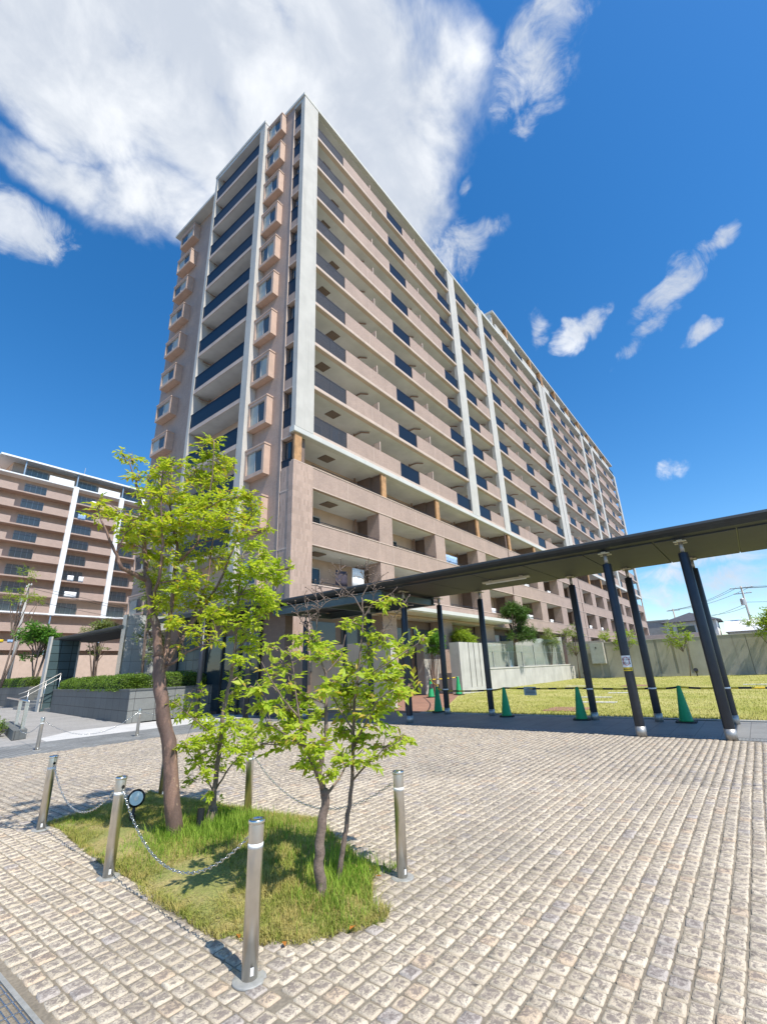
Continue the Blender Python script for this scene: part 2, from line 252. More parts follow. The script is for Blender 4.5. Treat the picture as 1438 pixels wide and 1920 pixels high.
def leafmat(name,c1,c2,tr=.45,c3=None):
    mt=bpy.data.materials.new(name); mt.use_nodes=True; t=mt.node_tree; t.nodes.clear()
    g=N(t,'ShaderNodeNewGeometry'); rnd=g.outputs['Random Per Island']
    c=mixc(t,rnd,c1,c2)
    if c3: c=mixc(t,mrange(t,rnd,.9,.97),c,c3)
    p=N(t,'ShaderNodeBsdfPrincipled'); t.links.new(c,p.inputs['Base Color']); p.inputs['Roughness'].default_value=.45; p.inputs['Specular IOR Level'].default_value=.35
    tl=N(t,'ShaderNodeBsdfTranslucent'); t.links.new(mixc(t,.5,c,mixc(t,1.,c,(1.5,1.45,.6),'MULTIPLY')),tl.inputs['Color'])
    mx=N(t,'ShaderNodeMixShader'); mx.inputs[0].default_value=tr
    t.links.new(p.outputs[0],mx.inputs[1]); t.links.new(tl.outputs[0],mx.inputs[2])
    o=N(t,'ShaderNodeOutputMaterial'); t.links.new(mx.outputs[0],o.inputs['Surface'])
    return mt
BR1=(.36,.235,.18); 
M={}
M['tile']=tile('pink_brown_mosaic_tile',(.50,.365,.295),(.445,.32,.258),(.41,.31,.255),.10,.05,.003,var=.10,stain=.25)
M['tile_far']=tile('warm_far_block_tile',(.50,.365,.295),(.46,.335,.27),(.42,.32,.26),.4,.2,.004,var=.05)
M['farwin']=glassy('mid_grey_window_glass',(.21,.22,.22),1,.14)
M['tile_big']=tile('pink_brown_brick_tile',(.55,.395,.315),(.43,.305,.24),(.49,.38,.31),.12,.30,.006,var=.08,stain=.2)
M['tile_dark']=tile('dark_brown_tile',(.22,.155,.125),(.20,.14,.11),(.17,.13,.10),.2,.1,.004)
M['beige']=mat('tan_paint',(.56,.42,.33),.75,var=.07,vs=1.5)
M['peach']=mat('peach_painted_concrete',(.54,.385,.30),.7,var=.08,vs=2,streak=.2)
M['soffit']=mat('pale_grey_soffit_paint',(.62,.625,.62),.8,var=.08,vs=.9)
M['ledge']=mat('cream_slab_edge',(.57,.45,.375),.7,var=.08,vs=1.2,streak=.2)
M['white']=mat('weathered_white_concrete',(.52,.50,.46),.8,var=.07,vs=.8,bump=.15,streak=.3)
M['whiteledge']=mat('white_painted_ledge',(.56,.56,.53),.75,var=.05,vs=1,streak=.15)
M['rail']=glassy('dark_blue_railing_glass',(.010,.014,.024),.95,.38,bars=.11)
M['railbar']=mat('dark_railing_metal',(.02,.026,.04),.4,.3,var=0)
M['railgrey']=mat('grey_railing_bars',(.085,.083,.088),.45,.2,var=.05)
M['wood']=mat('orange_wood_board',(.52,.29,.13),.6,var=.25,vs=2.5,fine=.25)
M['glass']=glassy('dark_window_glass',(.03,.045,.055),1,.05)
M['curtain']=glassy('window_with_pale_curtain',(.42,.43,.38),1,.1)
M['bluegl']=glassy('blue_grey_window_glass',(.075,.088,.095),1,.08)
M['alum']=mat('grey_aluminium_frame',(.45,.45,.44),.4,.5,var=.05)
M['pipe']=mat('brown_drain_pipe',(.26,.17,.13),.5,var=.05)
M['hatch']=mat('brown_metal_hatch',(.17,.125,.095),.6,var=.1)
M['dark']=mat('black_green_steel',(.028,.034,.036),.42,.2,var=.15,vs=5)
M['pole']=mat('charcoal_painted_steel',(.033,.038,.048),.38,.3,var=.1,vs=6)
M['soffitdk']=mat('dark_grey_metal_soffit',(.030,.034,.044),.65,.0,var=.1,vs=2)
M['teal']=mat('grey_green_steel_beam',(.09,.12,.125),.45,.3,var=.1,vs=2)
M['steel']=mat('brushed_stainless_steel',(.68,.66,.62),.30,1,var=.06,vs=9)
M['sleeve']=mat('satin_steel_sleeve',(.42,.41,.39),.5,.7,var=.1,vs=15)
M['plate']=mat('dull_grey_base_plate',(.33,.33,.31),.6,.2,var=.15,vs=20)
M['chrome']=mat('shiny_chain_steel',(.7,.69,.66),.2,1,var=0)
M['hole']=mat('black_hole',(.012,.012,.012),.9,var=0)
M['reflect']=mat('white_reflective_tape',(.82,.82,.80),.4,var=.03)
M['concrete']=mat('pale_board_concrete',(.47,.455,.42),.85,var=.10,vs=1.2,bump=.2,streak=.3)
M['concrete2']=mat('grey_boundary_concrete',(.36,.345,.30),.9,var=.12,vs=.6,bump=.25,streak=.45)
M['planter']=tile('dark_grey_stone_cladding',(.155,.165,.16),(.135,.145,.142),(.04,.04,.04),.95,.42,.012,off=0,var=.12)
M['planter_lit']=tile('stone_cladding_lit_copy',(.27,.28,.265),(.25,.26,.25),(.06,.06,.06),.95,.42,.012,off=0,var=.12)  # same planter stone, sunlight on the right-hand face painted in as lighter colour
M['whitetile']=tile('pale_grey_wall_tile',(.47,.48,.46),(.43,.44,.42),(.25,.25,.24),.95,.6,.012,off=0)
M['tealtile']=tile('blue_green_stone_tile',(.085,.13,.14),(.07,.11,.12),(.02,.03,.03),.62,.46,.02,off=0,rough=.25)
M['whitepave']=mat('white_granite_paving',(.60,.59,.565),.7,var=.08,vs=2,fine=.2)
M['greypave']=tile('grey_slab_paving',(.30,.295,.28),(.27,.265,.25),(.17,.165,.155),.9,.45,.008,mode='floor',var=.14)
M['plazapave']=tile('pale_grey_plaza_paving',(.40,.385,.36),(.37,.355,.335),(.24,.23,.215),.6,.3,.008,mode='floor',var=.12)
M['sett']=tile('small_grey_setts',(.36,.37,.36),(.29,.30,.30),(.20,.20,.19),.11,.105,.012,mode='floorx',var=.25,bump=.8)
M['kerb']=tile('grey_kerb_stone',(.42,.41,.38),(.38,.37,.35),(.2,.2,.18),.6,.3,.006,mode='floorx',off=0)
M['brickpave']=tile('red_brick_paving',(.42,.22,.15),(.36,.18,.12),(.28,.2,.16),.22,.11,.006,mode='floor',var=.15)
M['joint']=mat('sandy_joint_mortar',(.25,.215,.165),.95,var=.2,vs=2,fine=.3)
M['base']=mat('plain_asphalt',(.10,.10,.10),.95,var=.2,vs=.4)
M['soil']=mat('dry_soil',(.13,.10,.06),1,var=.3,vs=6,bump=.4)
M['bark']=mat('grey_brown_bark',(.21,.155,.125),.85,var=.3,vs=14,bump=.6,bs=45,fine=.3)
M['barkred']=None
M['twig']=mat('dry_twig_bark',(.26,.18,.14),.85,var=.25,vs=20)
M['green']=mat('green_cone_plastic',(.012,.30,.10),.42,var=.1,vs=5)
M['rubber']=mat('black_rubber',(.018,.022,.02),.7,var=.1)
M['blackp']=mat('black_plastic',(.012,.013,.016),.4,var=0)
M['lens']=glassy('pale_lamp_glass',(.55,.68,.72),1,.08)
M['fixture']=mat('cream_lamp_housing',(.66,.62,.48),.5,var=.05)
M['bracket']=mat('cream_painted_bracket',(.52,.48,.34),.5,var=.1)
M['signw']=mat('white_sign_board',(.80,.81,.80),.5,var=.03)
M['signg']=mat('pale_grey_plate',(.36,.43,.42),.5,var=.08)
M['yellow']=mat('yellow_paint',(.72,.52,.02),.5,var=.06)
M['red']=mat('red_print',(.55,.05,.06),.5,var=0)
M['ink']=mat('dark_print',(.05,.04,.06),.6,var=0)
M['cloth_w']=mat('white_laundry_cloth',(.80,.80,.80),.9,var=.05)
M['cloth_b']=mat('pale_blue_laundry_cloth',(.28,.42,.62),.9,var=.25,vs=6)
M['cloth_d']=mat('dark_laundry_cloth',(.06,.05,.07),.9,var=.2)
M['roofgrey']=mat('dark_slate_roof',(.07,.072,.085),.6,var=.15,vs=2)
M['housew']=mat('off_white_house_wall',(.74,.73,.70),.85,var=.05)
M['shed']=mat('dark_brown_metal_sheet',(.12,.10,.09),.6,var=.15)
M['whiteroof']=mat('white_metal_roof',(.72,.74,.76),.5,var=.04)
M['greywall']=mat('grey_siding_wall',(.38,.40,.39),.8,var=.08)
M['poleconc']=mat('grey_concrete_pole',(.40,.39,.37),.85,var=.12,vs=4)
M['cable']=mat('black_cable',(.03,.03,.035),.7,var=0)
M['bluepost']=mat('pale_blue_steel_post',(.24,.34,.44),.5,.2,var=.05)
M['bright']=mat('bright_white_panel',(.84,.86,.86),.7,var=.03)
M['leaf1']=leafmat('spring_leaf_tall_tree',(.31,.44,.03),(.56,.60,.055),.54,(.52,.36,.07))
M['leaf2']=leafmat('spring_leaf_slim_tree',(.35,.50,.04),(.55,.62,.07),.54)
M['leaf3']=leafmat('spring_leaf_young_tree',(.34,.50,.04),(.55,.61,.09),.52,(.56,.42,.10))
M['leafg']=leafmat('mid_green_leaf',(.07,.20,.025),(.16,.33,.04),.35)
M['leafd']=leafmat('deep_green_needle',(.045,.11,.022),(.12,.22,.045),.25)
M['leafy']=leafmat('yellow_green_leaf',(.22,.36,.03),(.36,.44,.05),.45)
M['leafp']=leafmat('pale_olive_leaf',(.16,.22,.06),(.28,.34,.10),.35)
M['hedge']=leafmat('clipped_hedge_leaf',(.08,.16,.018),(.20,.30,.035),.25)
M['hedgecore']=mat('hedge_inner_twigs',(.035,.055,.015),1,var=.3,vs=8)
M['purple']=leafmat('dark_purple_leaf',(.05,.012,.03),(.12,.03,.05),.2)
M['orange']=leafmat('fallen_orange_leaf',(.45,.14,.02),(.50,.22,.05),.2)
def grassmat(name,cols,sc,tr=.3):
    mt=bpy.data.materials.new(name); mt.use_nodes=True; t=mt.node_tree; t.nodes.clear()
    g=N(t,'ShaderNodeNewGeometry'); tcn=N(t,'ShaderNodeTexCoord')
    f=mrange(t,noise(t,tcn.outputs['Object'],sc,4,.6).outputs['Fac'],.38,.62)
    c=mixc(t,mth(t,'ADD',mth(t,'MULTIPLY',f,.6),mth(t,'MULTIPLY',g.outputs['Random Per Island'],.4)),cols[0],cols[1])
    p=N(t,'ShaderNodeBsdfDiffuse'); t.links.new(c,p.inputs['Color']); tl=N(t,'ShaderNodeBsdfTranslucent'); t.links.new(c,tl.inputs['Color'])
    mx=N(t,'ShaderNodeMixShader'); mx.inputs[0].default_value=tr; t.links.new(p.outputs[0],mx.inputs[1]); t.links.new(tl.outputs[0],mx.inputs[2])
    o=N(t,'ShaderNodeOutputMaterial'); t.links.new(mx.outputs[0],o.inputs['Surface']); return mt
M['straw']=grassmat('dry_yellow_turf',((.54,.44,.17),(.27,.33,.06)),7)
M['grassg']=grassmat('fresh_green_grass',((.16,.30,.03),(.34,.45,.08)),3)
M['lawnblade']=grassmat('spring_lawn_blade',((.36,.38,.08),(.56,.51,.21)),.6)
def lawnmat():
    mt,t,b=newmat('spring_lawn_turf'); tcn=N(t,'ShaderNodeTexCoord'); v=tcn.outputs['Object']
    f=mrange(t,noise(t,v,.5,7,.65).outputs['Fac'],.35,.65); f2=mrange(t,noise(t,v,9,5,.7).outputs['Fac'],.3,.7)
    c=mixc(t,f,(.34,.345,.085),(.52,.47,.19)); c=mixc(t,f2,mixc(t,.4,c,(.10,.13,.02)),c)
    setc(t,b,c); b.inputs['Roughness'].default_value=.95; b.inputs['Specular IOR Level'].default_value=.1
    bn=N(t,'ShaderNodeBump'); bn.inputs['Distance'].default_value=.03; bn.inputs['Strength'].default_value=.6
    t.links.new(noise(t,v,30,4,.7).outputs['Fac'],bn.inputs['Height']); t.links.new(bn.outputs[0],b.inputs['Normal']); return mt
M['lawn']=lawnmat()
def bedmat():
    mt,t,b=newmat('patchy_dry_turf_floor'); tcn=N(t,'ShaderNodeTexCoord'); v=tcn.outputs['Object']
    f=mrange(t,noise(t,v,3,6,.65).outputs['Fac'],.38,.62); f2=mrange(t,noise(t,v,60,4,.7).outputs['Fac'],.35,.65)
    c=mixc(t,f,(.25,.27,.07),(.40,.33,.13)); c=mixc(t,f2,mixc(t,.6,c,(.09,.075,.03)),c)
    setc(t,b,c); b.inputs['Roughness'].default_value=1; return mt
M['bedturf']=bedmat()
def barkred():
    mt,t,b=newmat('peeling_reddish_bark'); tcn=N(t,'ShaderNodeTexCoord'); v=tcn.outputs['Object']
    mp=N(t,'ShaderNodeMapping'); t.links.new(v,mp.inputs[0]); mp.inputs['Scale'].default_value=(1,1,.35)
    f=mrange(t,noise(t,mp.outputs[0],9,5,.6,.4).outputs['Fac'],.46,.56)
    c=mixc(t,f,(.165,.105,.085),(.27,.165,.125)); f2=mrange(t,noise(t,mp.outputs[0],16,4,.6).outputs['Fac'],.64,.70)
    c=mixc(t,f2,c,(.52,.37,.25)); f3=mrange(t,noise(t,v,70,3,.6).outputs['Fac'],.3,.7); c=mixc(t,f3,mixc(t,.25,c,(0,0,0)),c)
    setc(t,b,c); b.inputs['Roughness'].default_value=.7
    bn=N(t,'ShaderNodeBump'); bn.inputs['Distance'].default_value=.01; bn.inputs['Strength'].default_value=.5
    t.links.new(noise(t,mp.outputs[0],22,5,.6).outputs['Fac'],bn.inputs['Height']); t.links.new(bn.outputs[0],b.inputs['Normal']); return mt
M['barkred']=barkred()
def cobblemat():
    mt,t,b=newmat('split_granite_cobble'); tcn=N(t,'ShaderNodeTexCoord'); v=tcn.outputs['Object']
    g=N(t,'ShaderNodeNewGeometry'); rnd=g.outputs['Random Per Island']
    at=N(t,'ShaderNodeAttribute'); at.attribute_name='core'
    c=mixc(t,rnd,(.49,.415,.305),(.65,.565,.435)); c=mixc(t,mrange(t,rnd,.93,.96),c,(.58,.455,.32)); c=mixc(t,mrange(t,rnd,.04,.10),(.46,.41,.36),c)
    ad=vm_t(t,'ADD',v,rnd)
    nz=mth(t,'ADD',noise(t,ad,30,6,.75,.9).outputs['Fac'],mth(t,'MULTIPLY',mth(t,'SUBTRACT',at.outputs['Fac'],.55),.16))
    c=mixc(t,mth(t,'MULTIPLY',mrange(t,nz,.44,.60),.80),c,(.165,.135,.125))
    f2=mrange(t,noise(t,v,150,2,.6).outputs['Fac'],.35,.65); c=mixc(t,f2,mixc(t,.22,c,(.1,.08,.08)),c)
    f3=mrange(t,noise(t,v,.5,5,.65).outputs['Fac'],.48,.72); c=mixc(t,mth(t,'MULTIPLY',f3,.42),c,(.22,.20,.175))
    setc(t,b,c); b.inputs['Roughness'].default_value=.75
    bn=N(t,'ShaderNodeBump'); bn.inputs['Distance'].default_value=.008; bn.inputs['Strength'].default_value=.55
    t.links.new(noise(t,v,55,5,.65).outputs['Fac'],bn.inputs['Height']); t.links.new(bn.outputs[0],b.inputs['Normal']); return mt
def vm_t(t,op,a,sc):
    n=N(t,'ShaderNodeVectorMath',operation=op); t.links.new(a,n.inputs[0]); cb=N(t,'ShaderNodeCombineXYZ')
    for i in range(3): t.links.new(mth(t,'MULTIPLY',sc,7.+3*i),cb.inputs[i])
    t.links.new(cb.outputs[0],n.inputs[1]); return n.outputs[0]
M['cobble']=cobblemat()
def stripes(name,axis,period=.5):
    mt,t,b=newmat(name); tcn=N(t,'ShaderNodeTexCoord'); sp=N(t,'ShaderNodeSeparateXYZ'); t.links.new(tcn.outputs['Object'],sp.inputs[0])
    f=mth(t,'LESS_THAN',mth(t,'FRACT',mth(t,'MULTIPLY',sp.outputs[axis],1/period)),.5)
    setc(t,b,mixc(t,f,(.75,.52,.03),(.02,.02,.02))); b.inputs['Roughness'].default_value=.5; return mt
M['stripe']=stripes('yellow_black_stripe',1)
M['stripex']=stripes('yellow_black_stripe_cross',0)
def fencegl():
    mt=bpy.data.materials.new('clear_green_fence_glass'); mt.use_nodes=True; t=mt.node_tree; t.nodes.clear()
    g=N(t,'ShaderNodeBsdfGlossy'); g.inputs['Roughness'].default_value=.03; g.inputs['Color'].default_value=(.8,.9,.88,1)
    tr=N(t,'ShaderNodeBsdfTransparent'); tr.inputs['Color'].default_value=(.93,.97,.955,1)
    fr=N(t,'ShaderNodeLayerWeight'); fr.inputs['Blend'].default_value=.12
    mx=N(t,'ShaderNodeMixShader'); t.links.new(fr.outputs['Fresnel'] if False else mth(t,'MULTIPLY',fr.outputs['Facing'],.45),mx.inputs[0]); t.links.new(tr.outputs[0],mx.inputs[1]); t.links.new(g.outputs[0],mx.inputs[2])
    o=N(t,'ShaderNodeOutputMaterial'); t.links.new(mx.outputs[0],o.inputs['Surface']); return mt
M['fglass']=fencegl()
# ---------------------------------------------------------------- mesh helpers
def link(name,me,mats,parent=None,loc=(0,0,0),smooth=False):
    o=bpy.data.objects.new(name,me); COL.objects.link(o)
    for x in (mats if isinstance(mats,(list,tuple)) else [mats]): me.materials.append(M[x] if isinstance(x,str) else x)
    if parent is not None: o.parent=parent
    o.location=loc
    if smooth: me.polygons.foreach_set('use_smooth',[True]*len(me.polygons))
    return o
def tag(o,label=None,cat=None,group=None,kind=None):
    for k,v in (('label',label),('category',cat),('group',group),('kind',kind)):
        if v: o[k]=v
    return o
def thing(name,loc,label,cat,group=None,rz=0):
    o=bpy.data.objects.new(name,None); COL.objects.link(o); o.location=loc; o.rotation_euler=(0,0,rz); o.empty_display_size=.2
    return tag(o,label,cat,group)
class MB:
    def __init__(s): s.v=[]; s.f=[]; s.mi=[]; s.m=0
    def add(s,vs,fs):
        b=len(s.v); s.v+= [tuple(p) for p in vs]; s.f+=[tuple(i+b for i in f) for f in fs]; s.mi+=[s.m]*len(fs); return s
    def box(s,x0,x1,y0,y1,z0,z1):
        if x1<x0:x0,x1=x1,x0
        if y1<y0:y0,y1=y1,y0
        if z1<z0:z0,z1=z1,z0
        return s.add([(x0,y0,z0),(x1,y0,z0),(x1,y1,z0),(x0,y1,z0),(x0,y0,z1),(x1,y0,z1),(x1,y1,z1),(x0,y1,z1)],
              [(0,3,2,1),(4,5,6,7),(0,1,5,4),(1,2,6,5),(2,3,7,6),(3,0,4,7)])
    def prism(s,poly,z0,z1):
        n=len(poly); vs=[(p[0],p[1],z0) for p in poly]+[(p[0],p[1],z1) for p in poly]
        a=sum(poly[i][0]*poly[(i+1)%n][1]-poly[(i+1)%n][0]*poly[i][1] for i in range(n))
        idx=list(range(n)) if a>0 else list(range(n))[::-1]
        fs=[tuple(idx[::-1]),tuple(i+n for i in idx)]
        for i in range(n):
            p,q=idx[i],idx[(i+1)%n]; fs.append((p,q,q+n,p+n))
        return s.add(vs,fs)
    def extr(s,prof,a0,a1,axis):     # profile of (u,z) swept along x or y
        n=len(prof); vs=[]
        for a in (a0,a1):
            for u,z in prof: vs.append((a,u,z) if axis=='x' else (u,a,z))
        fs=[tuple(range(n)),tuple(range(2*n-1,n-1,-1))]+[(i,i+n,(i+1)%n+n,(i+1)%n) for i in range(n)]
        return s.add(vs,fs)
    def tube(s,pts,rad,n=8,cap=True):
        pts=[Vector(p) for p in pts]; b=len(s.v); rings=[]
        if isinstance(rad,(int,float)): rad=[rad]*len(pts)
        up=Vector((.31,.17,.93))
        for i,p in enumerate(pts):
            d=(pts[min(i+1,len(pts)-1)]-pts[max(i-1,0)])
            d=d.normalized() if d.length>1e-9 else Vector((0,0,1))
            u=d.cross(Vector((1,0,0)) if abs(d.z)>.9 else Vector((0,0,1))).normalized(); 
            if i and u.dot(pu)<0: u=-u
            pu=u; w_=d.cross(u)
            rings.append([p+u*(math.cos(2*math.pi*k/n)*rad[i])+w_*(math.sin(2*math.pi*k/n)*rad[i]) for k in range(n)])
        vs=[q for rg in rings for q in rg]; fs=[]
        for i in range(len(pts)-1):
            for k in range(n):
                fs.append((i*n+k,i*n+(k+1)%n,(i+1)*n+(k+1)%n,(i+1)*n+k))
        if cap: fs+= [tuple(range(n))[::-1],tuple((len(pts)-1)*n+k for k in range(n))]
        return s.add(vs,fs)
    def lathe(s,prof,cx=0,cy=0,n=20):
        vs=[];fs=[]
        for r_,z in prof:
            for k in range(n): vs.append((cx+r_*math.cos(2*math.pi*k/n),cy+r_*math.sin(2*math.pi*k/n),z))
        for i in range(len(prof)-1):
            for k in range(n): fs.append((i*n+k,i*n+(k+1)%n,(i+1)*n+(k+1)%n,(i+1)*n+k))
        fs+= [tuple(range(n))[::-1],tuple((len(prof)-1)*n+k for k in range(n))]
        return s.add(vs,fs)
    def build(s,name,mats,parent=None,smooth=False,local=False,loc=None):
        off=Vector((0,0,0))
        if parent is not None and not local:
            p=parent
            while p is not None: off+=p.location; p=p.parent
        if loc is not None: off=Vector(loc)
        me=bpy.data.meshes.new(name); me.from_pydata([(a-off.x,b-off.y,c-off.z) for a,b,c in s.v],[],s.f)
        if isinstance(mats,(list,tuple)) and len(mats)>1: me.polygons.foreach_set('material_index',s.mi)
        me.update()
        o=link(name,me,mats,parent,loc if loc is not None else (0,0,0),smooth)
        return o
def nmesh(name,verts,faces,mats,parent=None,loc=(0,0,0),off=(0,0,0),smooth=False):
    verts=np.asarray(verts,float)-np.asarray(off,float); faces=np.asarray(faces,np.int32)
    me=bpy.data.meshes.new(name); k=faces.shape[1]; nf=len(faces)
    me.vertices.add(len(verts)); me.vertices.foreach_set('co',verts.ravel())
    me.loops.add(nf*k); me.loops.foreach_set('vertex_index',faces.ravel())
    me.polygons.add(nf); me.polygons.foreach_set('loop_start',np.arange(nf,dtype=np.int32)*k)
    me.update(calc_edges=True); me.validate()
    return link(name,me,mats,parent,loc,smooth)
def copy_tree(o,parent=None):
    c=o.copy(); COL.objects.link(c)
    if parent is not None: c.parent=parent
    for ch in [x for x in bpy.data.objects if x.parent==o]: copy_tree(ch,c)
    return c
def wpos(p):
    v=Vector((0,0,0))
    while p is not None: v+=p.location; p=p.parent
    return v
# leaves: P base points, D directions, Nn normals, L length, W width
def leaf_arrays(P,D,Nn,L,W,droop=.12):
    D=D/np.linalg.norm(D,axis=1,keepdims=True); S=np.cross(D,Nn); S/=np.linalg.norm(S,axis=1,keepdims=True)+1e-9; Nn=np.cross(S,D)
    L=L[:,None];W=W[:,None]
    v0=P; v1=P+D*L*.42+S*W*.5+Nn*W*.16; v2=P+D*L-Nn*L*droop; v3=P+D*L*.42-S*W*.5+Nn*W*.16
    V=np.stack([v0,v1,v2,v3],1).reshape(-1,3); n=len(P)
    i=np.arange(n)[:,None]*4; F=np.concatenate([i+np.array([[0,1,2]]),i+np.array([[0,2,3]])],0)
    return V,F
def unit(a): return a/(np.linalg.norm(a,axis=1,keepdims=True)+1e-9)
def sprays(blobs,L,W,cover=1.0,per=9,flat=.55):
    Ps=[];Ds=[];Ns=[];tw=[]
    for (x,y,z,r_,wt) in blobs:
        nl=wt*cover*math.pi*r_*r_/(L*W*.30); ns=max(3,int(nl/per))
        o=rng.normal(size=(ns,3)); o=unit(o)*(rng.random((ns,1))**.45)*r_*.92; o[:,2]*=.8
        c=np.array([x,y,z])+o
        d=unit(o+rng.normal(size=(ns,3))*r_*.5)*np.array([1,1,flat])+np.array([0,0,.12]); d=unit(d)
        ln=L*(1.6+rng.random((ns,1))*1.5)
        a=c-d*ln*.5
        for k in range(per):
            t=(k+.5)/per; side=(1 if k%2 else -1)
            p=a+d*ln*t; s=unit(np.cross(d,np.array([0,0,1.])+rng.normal(size=(ns,3))*.25))
            ld=d*(.55+.5*t)+s*side*(1.05-.7*t)+rng.normal(size=(ns,3))*.22+np.array([0,0,-.18])
            Ps.append(p);Ds.append(ld);Ns.append(np.array([0,0,1.])+rng.normal(size=(ns,3))*.42)
        for i in range(ns): tw.append((a[i],a[i]+d[i]*ln[i]))
    return np.concatenate(Ps),np.concatenate(Ds),np.concatenate(Ns),tw
def crown(name,blobs,L,W,mt,parent,cover=1.,per=9,flat=.55):
    P,D,Nn,tw=sprays(blobs,L,W,cover,per,flat); n=len(P)
    V,F=leaf_arrays(P,D,Nn,L*(.65+.6*rng.random(n)),W*(.7+.5*rng.random(n)))
    return nmesh(name,V,F,mt,parent,off=wpos(parent)),tw
# ================================================================= SETTING
def sheet(name,poly,z0,z1,mt,label=None):
    o=MB().prism(poly,z0,z1).build(name,mt); o['kind']='structure'; return o
sheet('ground',[(-400,-400),(600,-400),(600,600),(-400,600)],-.30,-.06,'base')
sheet('plaza_bed',[(-20,-30),(-1.9,-30),(-1.6,-2.3),(-20,-2.3)],-.2,-.0055,'joint')
sheet('path',[(-20,-2.3),(-1.35,-2.5),(1.2,-2.5),(1.2,.15),(-20,.15)],-.2,0,'sett')
sheet('white_paving',[(-8.35,.154),(4,.154),(4,3.9),(-1.5,2.95),(-6.9,2.55),(-8.2,1.2)],-.2,.004,'whitepave')
sheet('plaza_paving',[(-8.35,.2),(-6.9,2.55),(-4.5,2.9),(-2,20),(-2,45),(-40,45),(-40,.154),(-8.4,.154)],-.2,.0,'plazapave')
sheet('walkway',[(-1.95,-40),(1.02,-40),(1.25,-2.5),(-1.35,-2.5)],-.2,.004,'greypave')
sheet('walkway_edge',[(-2.25,-40),(-1.954,-40),(-1.354,-2.5),(-1.75,-2.5)],-.2,.002,'sett')
sheet('kerb',[(1.024,-40),(1.30,-40),(1.50,-5.8),(1.254,-5.8)],-.2,.03,'kerb')
sheet('lawn',[(1.304,-60),(36,-60),(36,-.7),(1.504,-.7),(1.504,-5.8)],-.2,.012,'lawn')
sheet('brick_path',[(1.26,-5.8),(3.4,-5.6),(12.5,-1.2),(12,2.5),(9,2.5),(3.2,-3.6),(1.26,-4.2)],-.2,.03,'brickpave')
sheet('terrace',[(12,-1.15),(36,-1.15),(36,-.05),(12,-.05)],-.2,1.18,'concrete')
